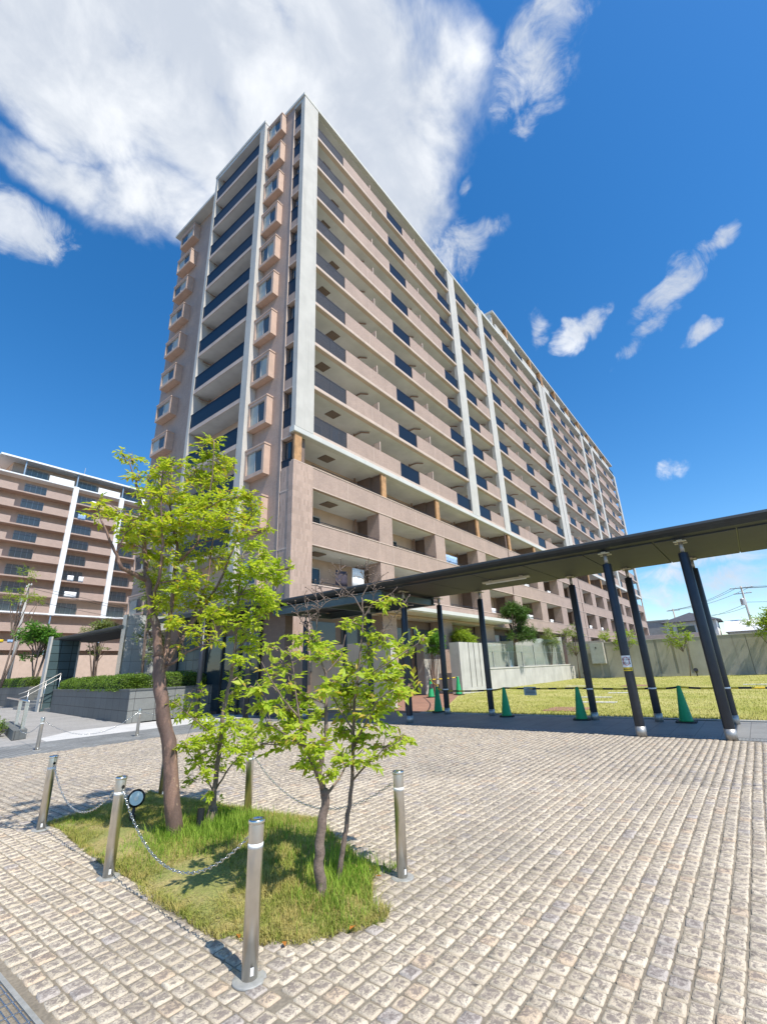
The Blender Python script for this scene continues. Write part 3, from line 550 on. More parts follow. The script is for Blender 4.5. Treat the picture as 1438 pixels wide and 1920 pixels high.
# the setts of the plaza: one stone sheet of modelled cobbles
PATCH=[(-11.05,-9.1),(-9.75,-8.75),(-9.5,-11.7),(-10.15,-12.98),(-10.72,-13.52),(-11.2,-13.25),(-11.4,-12.6),(-11.28,-11.3)]
def inpoly(x,y,P):
    x=np.asarray(x);y=np.asarray(y); c=np.zeros(x.shape,bool); j=len(P)-1
    for i in range(len(P)):
        xi,yi=P[i];xj,yj=P[j]
        c^=((yi>y)!=(yj>y))&(x<(xj-xi)*(y-yi)/(yj-yi+1e-12)+xi); j=i
    return c
def cobbles():
    pitch=.104; st=[]
    def border(y): return -2.27+(y+40)/37.5*.5
    for mode in (0,1):       # 0: courses along x, 1: courses along y
        lo,hi=((-24,-2.3) if mode==0 else (-17,-1.8)); a0,a1=((-17,-1.8) if mode==0 else (-24,-2.3))
        for j in range(int((hi-lo)/pitch)):
            q=lo+(j+.5)*pitch; a=a0-random.random()*.1
            while a<a1:
                l=random.uniform(.092,.120); wv=.005*math.sin(a*1.1+j*.25)+random.uniform(-.003,.003)
                cx,cy=((a+l/2,q+wv) if mode==0 else (q+wv,a+l/2)); a+=l
                tr=.8 if cx+cy>-19.6 else -2.05
                if (cy-cx>tr)==(mode==0): continue
                st.append((cx,cy,(l-.0165)/2 if mode==0 else (pitch-.0145)/2,(pitch-.0145)/2 if mode==0 else (l-.0165)/2))
    A=np.array(st); x,y=A[:,0],A[:,1]
    keep=(x<border(y)-.06)&(y<-2.36)&~inpoly(x,y,PATCH)&~((x>-12.545)&(x<-12.225)); A=A[keep]
    for (bx,by) in BOLL[:6]: A=A[np.hypot(A[:,0]-bx,A[:,1]-by)>.07]
    d=np.hypot(A[:,0]-CX,A[:,1]-CY); near=d<7.5
    B=A[near]; n=len(B); ang=(np.arange(8)+.5)*math.pi/4; rt=rng.normal(size=n)*.035
    sx=np.sign(np.cos(ang)); ex=np.array([1,.88,-.88,-1,-1,-.88,.88,1]); ey=np.array([.88,1,1,.88,-.88,-1,-1,-.88])
    def ring(k,z,jit):
        jx=1+rng.normal(size=(n,8))*jit; px=B[:,2:3]*ex*k*jx; py=B[:,3:4]*ey*k*(1+rng.normal(size=(n,8))*jit)
        c,s=np.cos(rt)[:,None],np.sin(rt)[:,None]
        return np.stack([B[:,0:1]+px*c-py*s,B[:,1:2]+px*s+py*c,z],2)
    zt=np.clip(rng.normal(size=(n,1))*.0018,-.003,.004)
    r0=ring(1.02,np.full((n,8),-.012),.035); r1=ring(.965,zt+.0022+rng.normal(size=(n,8))*.0012,.022); r2=ring(.62,zt+.004+rng.normal(size=(n,8))*.0018,.05)
    cen=np.stack([B[:,0:1],B[:,1:2],zt+.0045+rng.normal(size=(n,1))*.0025],2)
    V=np.concatenate([r0,r1,r2,cen],1).reshape(-1,3); base=np.arange(n)[:,None,None]*25
    f=[]
    for k in range(8):
        k2=(k+1)%8
        f+=[[k,k2,8+k2],[k,8+k2,8+k],[8+k,8+k2,16+k2],[8+k,16+k2,16+k],[16+k,16+k2,24]]
    F=(base+np.array(f)[None]).reshape(-1,3)
    B=A[~near]; n=len(B); cx4=np.array([-1,1,1,-1]);cy4=np.array([-1,-1,1,1]); zt=.002+np.clip(rng.normal(size=(n,1))*.002,-.003,.004)
    def r4(k,z,j):
        return np.stack([B[:,0:1]+B[:,2:3]*cx4*k*(1+rng.normal(size=(n,4))*j),B[:,1:2]+B[:,3:4]*cy4*k*(1+rng.normal(size=(n,4))*j),z],2)
    V2=np.concatenate([r4(1.,np.full((n,4),-.012),.03),r4(.93,zt+rng.normal(size=(n,4))*.002,.06)],1).reshape(-1,3)
    f2=[[4,5,6],[4,6,7]]
    for k in range(4): f2+=[[k,(k+1)%4,4+(k+1)%4],[k,4+(k+1)%4,4+k]]
    F2=(np.arange(n)[:,None,None]*8+np.array(f2)[None]).reshape(-1,3)+len(V)
    o=nmesh('cobble_paving',np.concatenate([V,V2]),np.concatenate([F,F2]),'cobble'); o['kind']='structure'
    core=np.concatenate([np.tile(np.r_[np.zeros(16),np.full(8,.75),1.],len(V)//25),np.full(len(V2),.55)])
    at=o.data.attributes.new('core','FLOAT','POINT'); at.data.foreach_set('value',core.astype(np.float32))
BOLL=[(-11.51,-13.30),(-10.09,-13.26),(-11.22,-9.19),(-11.36,-11.23),(-9.79,-10.91),(-9.78,-8.99),(-9.08,-1.66),(-6.67,-1.50)]
cobbles()
# ================================================================= MAIN APARTMENT BLOCK
S=lambda k:13.626+(k-5)*2.95
B=thing('apartment_block',(0,0,0),'tall pink-brown apartment block with white corner columns, tallest building in view','building')
ROOF=40.0
MB().box(.95,92.2,2.0,17.2,-.2,39.7).build('body_wall','beige',B)
MB().box(.62,.949,9.9,17.3,-.2,39.9).build('gable_wall','tile',B)
UB=[0,7.3,13.65,19.95,26.4,32.9,39.5,46.3,53.2,59.9,66.2,72.6,79,85.3,92.3]
seg=[('col',-.02,1.24),('rail',1.24,3.95),('par',3.95,9.25),('rail',9.25,11.5),('par',11.5,16.83),('rail',16.83,19.2),('col',19.2,20.53),('rail',20.53,22.92),('par',22.92,25.68),('col',25.68,26.95),('rail',26.95,29.36),('par',29.36,34.6),('rail',34.6,36.93),('par',36.93,42.19),('rail',42.19,44.78),('col',44.78,46.2),('col',46.38,47.8),('par',47.8,49.2),('rail',49.2,51.85),('par',51.85,54.2),('rail',54.2,56.65),('par',56.65,58.7),('rail',58.7,61.4),('par',61.4,65.6),('col',65.6,66.9),('rail',66.9,70),('par',70,72.3),('col',72.3,73.6),('rail',73.6,75.6),('par',75.6,80.9),('rail',80.9,83.2),('par',83.2,88.7),('rail',88.7,91),('col',91,92.3)]
restR=MB(); restP=MB()
def rail_x(mb,x0,x1,z,y=.045,bars=False):
    mb.m=0; mb.box(x0+.02,x1-.02,y,y+.02,z+.03,z+1.0); mb.m=1
    mb.box(x0,x1,y-.015,y+.045,z+1.0,z+1.045); mb.box(x0,x1,y-.008,y+.03,z+.01,z+.05)
    if bars:
        mb.v=mb.v[8:]; mb.f=[tuple(i-8 for i in f) for f in mb.f[6:]]; mb.mi=mb.mi[6:]
        q=x0+.03
        while q<x1-.04: mb.box(q,q+.042,y,y+.02,z+.05,z+1.0); q+=.066
    n=max(1,int((x1-x0)/1.1))
    for i in range(n+1):
        xx=x0+.02+(x1-x0-.07)*i/n; mb.box(xx,xx+.03,y+.022,y+.06,z,z+1.0)
for k in range(5,14):
    z=S(k)
    # slab with a rounded front edge
    e=.25 if k>5 else .50
    prof=[(0,z-e+.03),(.04,z-e),(1.995,z-e),(1.995,z-.02),(.06,z-.02),(.02,z-.03),(0,z-.05)]
    sl_=MB(); sl_.extr([(.26,z-e-.002),(1.995,z-e-.002),(1.995,z-.02),(.26,z-.02)],.35,92.0,'x').build('balcony_slab','soffit',B)
    ed=MB()
    y0=-.10 if k==5 else -.03
    cuts=[(s_[1],s_[2]) for s_ in seg if s_[0]=='col']
    for (a,b_) in zip([c[1] for c in cuts[:-1]],[c[0] for c in cuts[1:]]):
        if b_-a<.5: continue
        ed.extr([(y0+.03,z-e),(.258,z-e),(.258,z+.004),(y0+.03,z+.004),(y0,z-.03),(y0,z-e+.03)],a,b_,'x')
    if k==5:
        ed=MB().extr([(y0+.03,z-e),(.258,z-e),(.258,z-.19),(y0+.03,z-.19),(y0,z-.22),(y0,z-e+.03)],-.1,92.35,'x')
        MB().extr([(-.03,z-.19),(.25,z-.19),(.25,z+.003),(-.03,z+.003)],1.24,92.0,'x').build('slab_edge','ledge',B)
    ed.build('slab_edge','whiteledge' if k==5 else 'ledge',B)
    for i,(kind,x0,x1) in enumerate(seg):
        if kind=='par':
            mb=restP if x0>74 else MB()
            mb.box(x0,x1,.0,.15,z+.005,z+1.06)
            if mb is not restP:
                mb.m=1
                for q in ((x0+x1)/2-.2,(x0+x1)/2+2.4):
                    if x1-x0>4 and q<x1-.2: mb.box(q-.011,q+.011,-.0025,-.0002,z+.03,z+1.04)
                mb.build('parapet',['tile','ledge'],B)
        elif kind=='rail':
            if x0>53 : rail_x(restR,x0,x1,z)
            else:
                mb=MB(); rail_x(mb,x0,x1,z,bars=x0<2); mb.build('railing',['rail','railgrey' if x0<2 else 'railbar'],B)
    # hatch in the ceiling, in alternate places
    if k<14:
        xh=2.6+(k%2)*.9
        h=MB(); h.box(xh,xh+.75,.75,1.4,S(k+1)-.25-.035 if k<13 else 39.70,S(k+1)-.25-.005 if k<13 else 39.74); h.build('ceiling_hatch','hatch',B)
restP.build('parapet','tile',B)['kind']='stuff'; restR.build('railing',['rail','railbar'],B)['kind']='stuff'
for h in ((2.9,S(5)-.50),(3.1,10.36),(2.2,7.36)):
    MB().box(h[0],h[0]+.8,.7,1.35,h[1]-.045,h[1]-.012).build('ceiling_hatch','hatch',B)
for kind,x0,x1 in seg:
    if kind!='col': continue
    top=ROOF+.02 if x1<27 else (S(14)+.02)
    mb=MB().box(x0,x1,-.09,.24,S(5)-.188,top)
    if x0<0: mb=MB().box(x0,x1,-.09,.26,S(5)-.188,top)
    mb.build('column','white',B)
MB().box(46.2,46.38,.1,.3,1,S(14)).build('expansion_joint','pipe',B)
# partitions, pipes and windows seen through the balconies
wr=MB(); nwin=0; npart=0; pr_=MB()
for u,(a,b_) in enumerate(zip(UB[:-1],UB[1:])):
    for k in range(2,14):
        z=S(k)
        mb=MB() if nwin<84 and u<7 else wr
        wx=a+1.2
        mb.m=0; mb.box(wx,wx+2.5,1.93,1.99,z+.05,z+2.05); mb.m=1
        for q in (0,1.23,2.46): mb.box(wx+q,wx+q+.05,1.90,1.925,z+.05,z+2.05)
        mb.box(wx,wx+2.51,1.90,1.925,z+2.05,z+2.1)
        if mb is not wr: mb.build('sliding_window',['glass','alum'],B); nwin+=1
        if k>=5 and u>0:
            mb=MB() if u<8 else pr_
            mb.m=0; mb.box(a-.03,a+.03,.2,1.97,z,z+1.85); mb.m=1; mb.box(a-.035,a+.035,.16,.2,z,z+1.87)
            if mb is not pr_: mb.build('partition_panel',['beige','ledge'],B)
        elif u>0 and k<5:
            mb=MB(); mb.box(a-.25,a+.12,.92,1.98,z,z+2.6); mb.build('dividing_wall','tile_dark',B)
    pp=MB(); pp.tube([(a-.75,1.75,1.5),(a-.75,1.75,39.6)],.06,6)
    for k in range(5,14): pp.tube([(a-.75,1.72,S(k)-.36),(a-.75,1.1,S(k)-.36),(a-.35,.75,S(k)-.36)],.05,6)
    if u: pp.build('drain_pipe','pipe',B)
wr.build('sliding_window',['glass','alum'],B)['kind']='stuff'; pr_.build('partition_panel',['beige','ledge'],B)['kind']='stuff'
# lower floors: beams, piers, wooden posts
piers=[(-.02,1.26),(6.66,7.95),(12.93,14.24),(19.3,20.77),(25.75,27.4),(32.28,34.0),(38.69,40.57),(45.2,47.2),(47.4,48.4),(52.6,54.5),(58.85,60.98),(65.2,67),(71.7,73.5),(78,79.8),(84.4,86.2),(91,92.3)]
for z0,z1 in ((10.38,11.52),(7.40,8.53),(4.42,5.45)):
    
    for a,b_ in ((-.02,25.6),(25.75,47.2),(47.4,92.3)):
        mb=MB(); mb.box(a,b_,-.02,.16,z0,z1); mb.m=1
        for q in piers:
            for e in (q[0],q[1],q[1]+2.7):
                if a<e<b_-.1: mb.box(e-.012,e+.012,-.0225,-.0202,z0+.06,z1-.01)
        mb.build('parapet',['tile','ledge'],B)
    MB().box(-.02,92.3,-.045,.17,z1+.002,z1+.05).box(-.02,92.3,-.05,-.022,z0,z0+.05).build('parapet_coping','ledge',B)
    MB().box(.35,92.2,.165,1.995,z0-.02,z0+.20).build('balcony_slab','soffit',B)
    hr=MB(); hr.tube([(1.3,.1,z1+.22),(92,.1,z1+.22)],.018,6)
    for i in range(61): hr.tube([(1.4+1.49*i,.1,z1+.03),(1.4+1.49*i,.1,z1+.22)],.012,5,False)
    hr.build('handrail','railbar',B)
for i,(x0,x1) in enumerate(piers):
    mb=MB().box(x0,x1,-.016,.9,1.0,11.3)
    mb.build('pier','tile_big' if i==0 else 'tile',B)
# brick facing of the corner pier
MB().box(-.058,1.27,-.06,-.024,1.0,11.50).box(-.055,-.024,-.0235,.26,1.0,11.50).build('corner_facing','tile_big',B)
for a in UB[1:-1]+[.27,92.0]:
    MB().box(a-.22,a+.24,.0,.12,11.574,S(5)-.504).build('wooden_post','wood',B)
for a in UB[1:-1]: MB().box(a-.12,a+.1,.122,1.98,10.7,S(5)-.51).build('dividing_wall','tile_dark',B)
for x in (25.68,47.3,73.6): MB().box(x-.05,x+.05,.05,.12,1.2,13.1).build('expansion_joint','pipe',B)
# roof and penthouse
MB().box(-.1,31.5,-.12,17.2,39.75,40.0).build('roof_slab','whiteledge',B)
MB().box(.3,31.3,.2,1.98,39.69,39.745).build('roof_soffit','soffit',B)
MB().box(26.95,92.4,-.11,17.2,S(14)-.28,S(14)).build('roof_slab','whiteledge',B)
MB().box(31.5,92.2,1.9,15,S(14),42.8).build('penthouse_wall','beige',B)
MB().box(30.9,92.4,.0,15.5,42.86,43.12).build('penthouse_roof','white',B)
MB().box(31.0,31.3,.35,1.9,S(14),42.85).build('penthouse_wall','white',B)
ph=[('p',31.3,34.8),('p',35.1,37.2),('r',37.2,39.8),('p',39.8,43),('p',43,45),('r',45,47),('p',47.6,50.5),('r',50.5,53),('p',53,55.6),('r',55.6,58),('p',58,61),('r',61,64),('p',64,67),('r',67,69),('p',69,72.5),('r',72.5,74.5),('p',74.5,80),('r',80,82),('p',82,88),('r',88,92)]
for q,x0,x1 in ph:
    if q=='p': MB().box(x0,x1,.05,.2,S(14)+.004,S(14)+1.1).build('penthouse_parapet','white',B)
    else:
        mb=MB(); rail_x(mb,x0,x1,S(14),.08); mb.build('penthouse_railing',['rail','railbar'],B)
for x in (34.8,43,47.0,47.5,53.5,60,66.3,72.7,79,85.4): MB().box(x,x+.35,.02,.5,S(14)+1.1 if x not in (47.,47.5) else S(14),42.858).build('wooden_post','wood',B)
# --- gable side
MB().box(.0,.95,1.0,3.52,-.2,40.05).build('gable_wall','tile',B)
MB().box(-.04,.06,.955,.998,4.2,40.05).build('cream_trim','ledge',B)
MB().box(.25,.95,.262,.998,-.2,40.0).build('recess_wall','tile_dark',B)
for k in range(2,14):
    z=S(k)
    mb=MB(); mb.m=0; mb.box(.02,.04,.27,.95,z,z+1.02); mb.m=1; mb.box(.0,.06,.27,.95,z+1.02,z+1.06); mb.box(.0,.06,.27,.95,z-.02,z); mb.build('railing',['rail','railbar'],B)
    MB().box(.0,.2,.264,.952,z-.62,z-.022).build('recess_panel','tile',B)
    MB().box(-.03,.24,.264,.952,z-.69,z-.622).build('recess_sill','ledge',B)
    MB().box(.19,.24,.45,.85,z+.1,z+2.1).build('recess_window','glass',B)
MB().box(-.02,.24,.262,1.0,39.4,40.0).build('recess_panel','white',B)
MB().box(-.62,.94,3.525,4.08,-.1,40.0).build('column','white',B)
MB().box(-.62,.94,9.56,9.86,-.1,40.0).build('column','white',B)
MB().box(-.66,.9,3.5,9.9,40.002,40.25).build('roof_slab','whiteledge',B)
MB().box(.6,.94,4.1,9.55,3.5,39.9).build('gable_wall','beige',B)
for k in range(3,14):
    z=S(k)
    MB().box(-.56,.598,4.082,9.558,z-.22,z-.005).build('balcony_slab','soffit',B)
    MB().box(-.60,-.562,4.082,9.558,z-.25,z+.04).build('slab_edge','ledge',B)
    mb=MB(); mb.m=0; mb.box(-.58,-.56,4.1,9.54,z+.06,z+1.05); mb.m=1; mb.box(-.6,-.54,4.09,9.55,z+1.05,z+1.09)
    for i in range(6): yy=4.15+i*1.07; mb.box(-.555,-.53,yy,yy+.03,z+.04,z+1.05)
    mb.build('railing',['rail','railbar'],B)
    MB().box(.555,.596,5.2,7.8,z+.05,z+2.1).build('balcony_window','glass',B)
    MB().tube([(.45,9.2,z+2.45),(.0,9.35,z+2.45),(-.3,9.35,z+2.45)],.05,6).tube([(.4,9.2,z),(.4,9.2,z+2.6)],.06,6).build('drain_pipe','pipe',B)
MB().box(-.6,.597,4.082,9.558,39.72,39.998).build('roof_soffit','soffit',B)
def bay(y0,y1,z0,z1,xo,xi,curt):
    f=MB(); t=.10
    f.box(xo,xi,y0,y1,z0,z0+.22); f.box(xo,xi,y0,y1,z1-.2,z1); f.box(xo-.03,xi,y0-.03,y1+.02,z1+.002,z1+.09)
    f.box(xo,xi,y0,y0+.18,z0+.222,z1-.202); f.box(xo,xi,y1-.14,y1,z0+.222,z1-.202)
    p=f.build('bay_window','peach',B)
    ym=(y0+y1)/2+.02; mats=('curtain','bluegl')
    MB().box(xo+.09,xo+.11,y0+.182,ym-.02,z0+.222,z1-.202).build('pane',mats[curt],p)
    MB().box(xo+.07,xo+.088,ym-.02,y1-.142,z0+.222,z1-.202).build('pane',mats[(curt+1)%2 if curt!=2 else 0],p)
    fr=MB(); fr.box(xo+.05,xo+.12,ym-.045,ym+.005,z0+.222,z1-.202); fr.box(xo+.04,xo+.12,y0+.182,y1-.142,z0+.223,z0+.26); fr.box(xo+.04,xo+.12,y0+.182,y1-.142,z1-.24,z1-.203); fr.build('window_frame','alum',p)
for k in range(2,14):
    bay(1.88,3.50,S(k)+.62,S(k)+2.30,-.40,-.002,1 if k%3 else 0)
    bay(14.1,16.3,S(k)+.55,S(k)+1.95,.05,.615,0 if k%2 else 1)
# entrance slab over the garden side and dark ground floor
MB().box(2.2,21.4,-1.3,-.03,4.62,4.84).build('entrance_canopy','whiteledge',B)
MB().box(2.3,21.2,-1.2,-.04,4.56,4.618).build('canopy_soffit','soffit',B)
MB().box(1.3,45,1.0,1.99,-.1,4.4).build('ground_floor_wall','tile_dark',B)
for x in (1.9,4.4,8.6,11.0,15,17.4,21.6,24): MB().box(x,x+2.0,.93,.995,1.6,3.9).build('ground_floor_window','bluegl',B)
# antenna cluster on the roof edge
MB().tube([(27.2,.3,40.2),(27.2,.3,41.6)],.04,6).tube([(26.9,.3,41.1),(27.5,.3,41.1)],.03,6).tube([(27.0,.3,41.4),(27.4,.3,41.4)],.03,6).build('roof_antenna','alum',B)
# ================================================================= FAR APARTMENT BLOCK
Y=78.6
FB=thing('apartment_block',(10,Y,0),'lower brown apartment block at left with bright white columns and a set-back top floor','building')
FZ=lambda i:13.0+2.95*i
MB().box(-40,60,Y+1.9,Y+14,0,36.5).build('body_wall','beige',FB)
MB().box(4.2,60,Y+2.2,Y+13,36.5,39.3).build('penthouse_wall','beige',FB)
cols=[13.45+8.25*n for n in range(-6,6)]
for c in cols[6:]: MB().box(c,c+.85,Y-.12,Y+.3,12.7,36.75).build('column','bright',FB)
for i in range(-2,9):
    z=FZ(i); MB().box(-40,60,Y+.0,Y+1.89,z-.22,z+.02).build('balcony_slab','tile_far' if i not in(0,8) else 'bright',FB)
vis=[c for c in cols if -5<c<32]
rw=MB(); rr=MB(); rp=MB(); 
for c in cols:
    v=c in vis
    for i in range(0,8):
        z=FZ(i)
        a=MB() if v else rp; a.box(c+4.2,c+8.25,Y+.03,Y+.15,z+.022,z+1.12)
        if v:a.build('parapet','tile_far',FB)
        a=MB() if v else rr; a.m=0; a.box(c+.86,c+4.19,Y+.05,Y+.07,z+.05,z+1.1); a.m=1; a.box(c+.86,c+4.19,Y+.03,Y+.09,z+1.1,z+1.14)
        if v:a.build('railing',['fglass','railbar'],FB)
        a=MB() if v else rw; a.m=0; a.box(c+1.3,c+4.6,Y+1.82,Y+1.88,z+.05,z+2.15); a.m=1
        for q in (1.3,2.1,2.95,3.75,4.55): a.box(c+q,c+q+.06,Y+1.78,Y+1.81,z+.05,z+2.15)
        if v:a.build('sliding_window',['farwin','alum'],FB)
rp.build('parapet','tile_far',FB)['kind']='stuff'; rr.build('railing',['fglass','railbar'],FB)['kind']='stuff'; rw.build('sliding_window',['farwin','alum'],FB)['kind']='stuff'
for c in cols:
    MB().box(c+.3,c+.5,Y+.02,Y+.2,36.6,39.5).build('roof_post','bluepost',FB) if c>4 else None
    MB().box(c+.3,c+.5,Y+.02,Y+.2,1.5,12.7).build('roof_post','bluepost',FB)
    if c>0:
        MB().box(c+4.2,c+8.2,Y+.1,Y+.2,36.62,37.8).build('penthouse_parapet','bright',FB)
        mb=MB(); mb.m=0; mb.box(c+.6,c+4.1,Y+.1,Y+.12,36.65,37.7); mb.m=1; mb.box(c+.6,c+4.1,Y+.08,Y+.14,37.7,37.74); mb.build('railing',['fglass','railbar'],FB)
        mb=MB(); mb.m=0; mb.box(c+1.0,c+4.4,Y+2.12,Y+2.18,36.7,38.8); mb.m=1
        for q in (1,1.85,2.7,3.5,4.3): mb.box(c+q,c+q+.06,Y+2.08,Y+2.11,36.7,38.8)
        mb.build('sliding_window',['farwin','alum'],FB)
MB().box(1.8,60,Y-.3,Y+12,39.3,39.6).build('penthouse_roof','bright',FB)
MB().box(-1.5,60,Y-.1,Y+2,36.4,36.62).build('roof_edge','bright',FB)
for z in (10.05,7.1): MB().box(-40,60,Y+.02,Y+.16,z,z+1.15).build('parapet','tile_far',FB)
MB().box(-40,60,Y+.02,Y+.5,0,6.1).build('ground_wall','beige',FB)
MB().box(11.0,14.2,Y-.02,Y+.018,0,6.1).build('ground_wall_panel','beige',FB)
MB().tube([(16.5,Y+6,39.6),(16.5,Y+6,43.5)],.05,5).build('roof_antenna','alum',FB)
# ================================================================= COVERED WALKWAY
CA=thing('walkway_canopy',(-.6,-9,0),'long flat dark steel canopy over the walkway on slim black posts','canopy')
MB().extr([(-2.12,3.94),(-2.26,3.97),(-2.36,4.03),(-2.40,4.09),(-2.37,4.14),(-2.28,4.17),(1.0,4.21),(1.14,4.15),(1.12,4.05),(1.02,3.99)],-17.6,-1.5,'y').build('roof','dark',CA)
for i in range(11):
    y0=-17.55+i*1.5; MB().extr([(-2.10,3.915),(-2.10,3.937),(1.0,3.985),(1.0,3.963)],y0+.012,y0+1.488,'y').build('soffit_panel','soffitdk',CA)
for x in (-2.1,.95):
    dz=(x+2.1)*.015
    MB().extr([(x-.09,3.63+dz),(x+.09,3.63+dz),(x+.09,3.66+dz),(x+.02,3.67+dz),(x+.02,3.87+dz),(x+.09,3.88+dz),(x+.09,3.905+dz),(x-.09,3.905+dz),(x-.09,3.88+dz),(x-.02,3.87+dz),(x-.02,3.67+dz),(x-.09,3.66+dz)],-6.9,-1.6,'y').build('beam','teal',CA)
for y in (-6.8,-4.2,-1.7): MB().box(-2.0,.85,y-.06,y+.06,3.67,3.88).build('beam','teal',CA)
nearp=[(-1.94,-15.04),(-2.01,-13.52),(-1.42,-7.24),(-1.16,-5.56),(-1.5,-2.74)]
farp=[(.69,-15.01),(.77,-13.44),(.71,-11.91),(1.02,-8.72),(1.15,-7.0),(1.22,-5.3),(.9,-2.5)]
def canopy_pole(x,y,top,tie):
    p=MB().lathe([(.092,.20),(.095,.21),(.095,top-.29),(.09,top-.28)],x,y,18).build('post','pole',CA,True)
    MB().lathe([(.10,.005),(.10,.198)],x,y,18).build('base_sleeve','sleeve',p,True)
    MB().lathe([(.042,top-.279),(.042,top-.03)],x,y,12).build('neck','sleeve',p,True)
    k=MB().box(x-.16,x+.16,y-.05,y+.05,top-.03,top-.012)
    for dx in (-.14,.08): k.box(x+dx,x+dx+.07,y-.12,y+.12,top-.05,top-.031)
    k.build('bracket','bracket',p)
    if tie: MB().lathe([(.098,.775),(.101,.785),(.101,.80),(.098,.81)],x,y,16).build('white_tie','reflect',p,True)
for x,y in nearp: canopy_pole(x,y,3.915 if y<-6.9 else 3.63,False)
for x,y in farp: canopy_pole(x,y,3.963 if y<-6.9 else 3.675,True)
L=thing('fluorescent_light',(-.75,-10.5,3.95),'long cream fluorescent light under the dark walkway canopy','ceiling light')
MB().box(-.80,-.70,-11.2,-9.75,3.855,3.90).build('lamp_housing','fixture',L); MB().tube([(-.75,-11.1,3.835),(-.75,-9.85,3.835)],.018,8).build('lamp_tube','reflect',L); MB().box(-.77,-.73,-11.0,-10.9,3.9,3.945).box(-.77,-.73,-10.05,-9.95,3.9,3.945).build('hanger','fixture',L)
# sign strapped to the near post
sx,sy=-2.01,-13.52; T=thing('warning_sign',(sx-.1,sy,1.45),'small white and yellow warning sign wrapped round a black canopy post','sign')
def curved(r_,a0,a1,z0,z1,n=10):
    vs=[];fs=[]
    for i in range(n+1):
        a=math.pi+a0+(a1-a0)*i/n
        for rr_ in (r_,r_+.004):
            for z in (z0,z1): vs.append((sx+rr_*math.cos(a),sy+rr_*math.sin(a),z))
    for i in range(n):
        b=i*4; c=b+4; fs+=[(b+2,b+3,c+3,c+2),(b,c,c+1,b+1),(b+1,c+1,c+3,b+3),(b,b+2,c+2,c)]
    fs+=[(0,1,3,2),(n*4,n*4+2,n*4+3,n*4+1)]
    return vs,fs
MB().add(*curved(.098,-.95,1.15,1.36,1.60)).build('board','signw',T); MB().add(*curved(.0985,-.95,1.15,1.285,1.357)).build('yellow_band','yellow',T)
inkm=MB()
for row,z in ((0,1.525),(1,1.44)):
    for i in range(6):
        a=-.7+i*.28
        for (da,dz,wa,hz) in ((0,.022,.2,.008),(0,-.005,.2,.008),(.08,-.02,.03,.045),(0,-.022,.2,.007)):
            if (i*7+row*3+int(da*100))%5==4: continue
            inkm.add(*curved(.1032,a+da,a+da+wa,z+dz,z+dz+hz,3))
for i in range(8): inkm.add(*curved(.1032,-.75+i*.22,-.75+i*.22+.14,1.31,1.33,2))
inkm.build('printed_text','ink',T)
rg=MB(); pts=[(.75*math.cos(q*math.pi/12),.085*math.sin(q*math.pi/12)) for q in range(25)]
rg.tube([(sx+.104*math.cos(math.pi+.1+.78*a),sy+.104*math.sin(math.pi+.1+.78*a),1.485+z) for a,z in pts],.005,5,False); rg.build('red_ring','red',T)
# cones and ropes
CN=[(.72,-14.04,0.004,'green traffic cone between the two rightmost far posts of the canopy','foot in the shade of the walkway'),(.61,-11.59,.004,'green traffic cone beside the third far canopy post from the right',''),(.86,-9.29,.004,'green traffic cone between the lawn sign and a lone canopy post',''),(1.40,-6.49,.03,'green traffic cone at the corner of lawn and red brick path',''),(8.6,-1.6,.03,'far green cone with a dark label on the brick path',''),(10.7,-2.1,.03,'far green cone in front of the grooved concrete panel','')]
def make_cone(x,y,z,label,mt,sc=1.):
    t=thing('traffic_cone',(x,y,z),label,'cone','green cones along the roped-off lawn' if mt=='green' else None)
    MB().lathe([(.165,.035),(.15,.06),(.05,.80),(.042,.84),(.02,.85)],0,0,20).build('cone_body',mt,t,True,local=True)
    b=MB(); b.prism([(-.22,-.16),(-.16,-.22),(.16,-.22),(.22,-.16),(.22,.16),(.16,.22),(-.16,.22),(-.22,.16)],0,.034); b.build('cone_base','rubber' if mt=='green' else mt,t,local=True); t.scale=(sc,sc,sc); return t
c0=None
for i,(x,y,z,lb,_) in enumerate(CN):
    if c0 is None: c0=make_cone(x,y,z,lb,'green')
    else:
        c=copy_tree(c0); c.location=(x,y,z); c['label']=lb; c.rotation_euler.z=i*.23
        if i==4: c.scale=(1.1,1.1,1.1); MB().box(-.12,-.115,-.07,.07,.42,.62).build('label_patch','ink',c,local=True)
        if i==5: c.scale=(1.15,1.15,1.15)
make_cone(21.5,-.75,1.18,'white cone standing behind the glass fence','signw',.85)
def ropepts(pts,sag):
    out=[]
    for (a,b) in zip(pts[:-1],pts[1:]):
        for i in range(8):
            q=i/8; out.append(tuple(a[j]+(b[j]-a[j])*q-(sag*4*q*(1-q) if j==2 else 0) for j in range(3)))
    out.append(pts[-1]); return out
rp_=[(.80,-24,.78),(.80,-15.0,.785),(.74,-14.04,.82),(.87,-13.44,.785),(.64,-11.59,.82),(.86,-9.29,.83),(1.06,-8.72,.76),(1.25,-7.0,.74),(1.40,-6.49,.82)]
tag(MB().tube(ropepts(rp_,.02),.024,8).build('barrier_rope','stripe',None,loc=(.8,-15,.78)),'long yellow and black striped barrier bar running past the canopy posts','barrier')
tag(MB().tube(ropepts([(1.42,-6.45,.82),(4.5,-4.6,.8),(8.6,-1.6,.93)],.06)+ropepts([(8.6,-1.6,.93),(10.7,-2.1,.97)],.02),.024,8).build('barrier_rope','stripex',None,loc=(4.5,-4.6,.8)),'striped barrier rope sagging between the far cones by the brick path','barrier')
T=thing('notice_board',(.78,-10.17,.6),'small grey notice plate hanging on the striped barrier','sign')
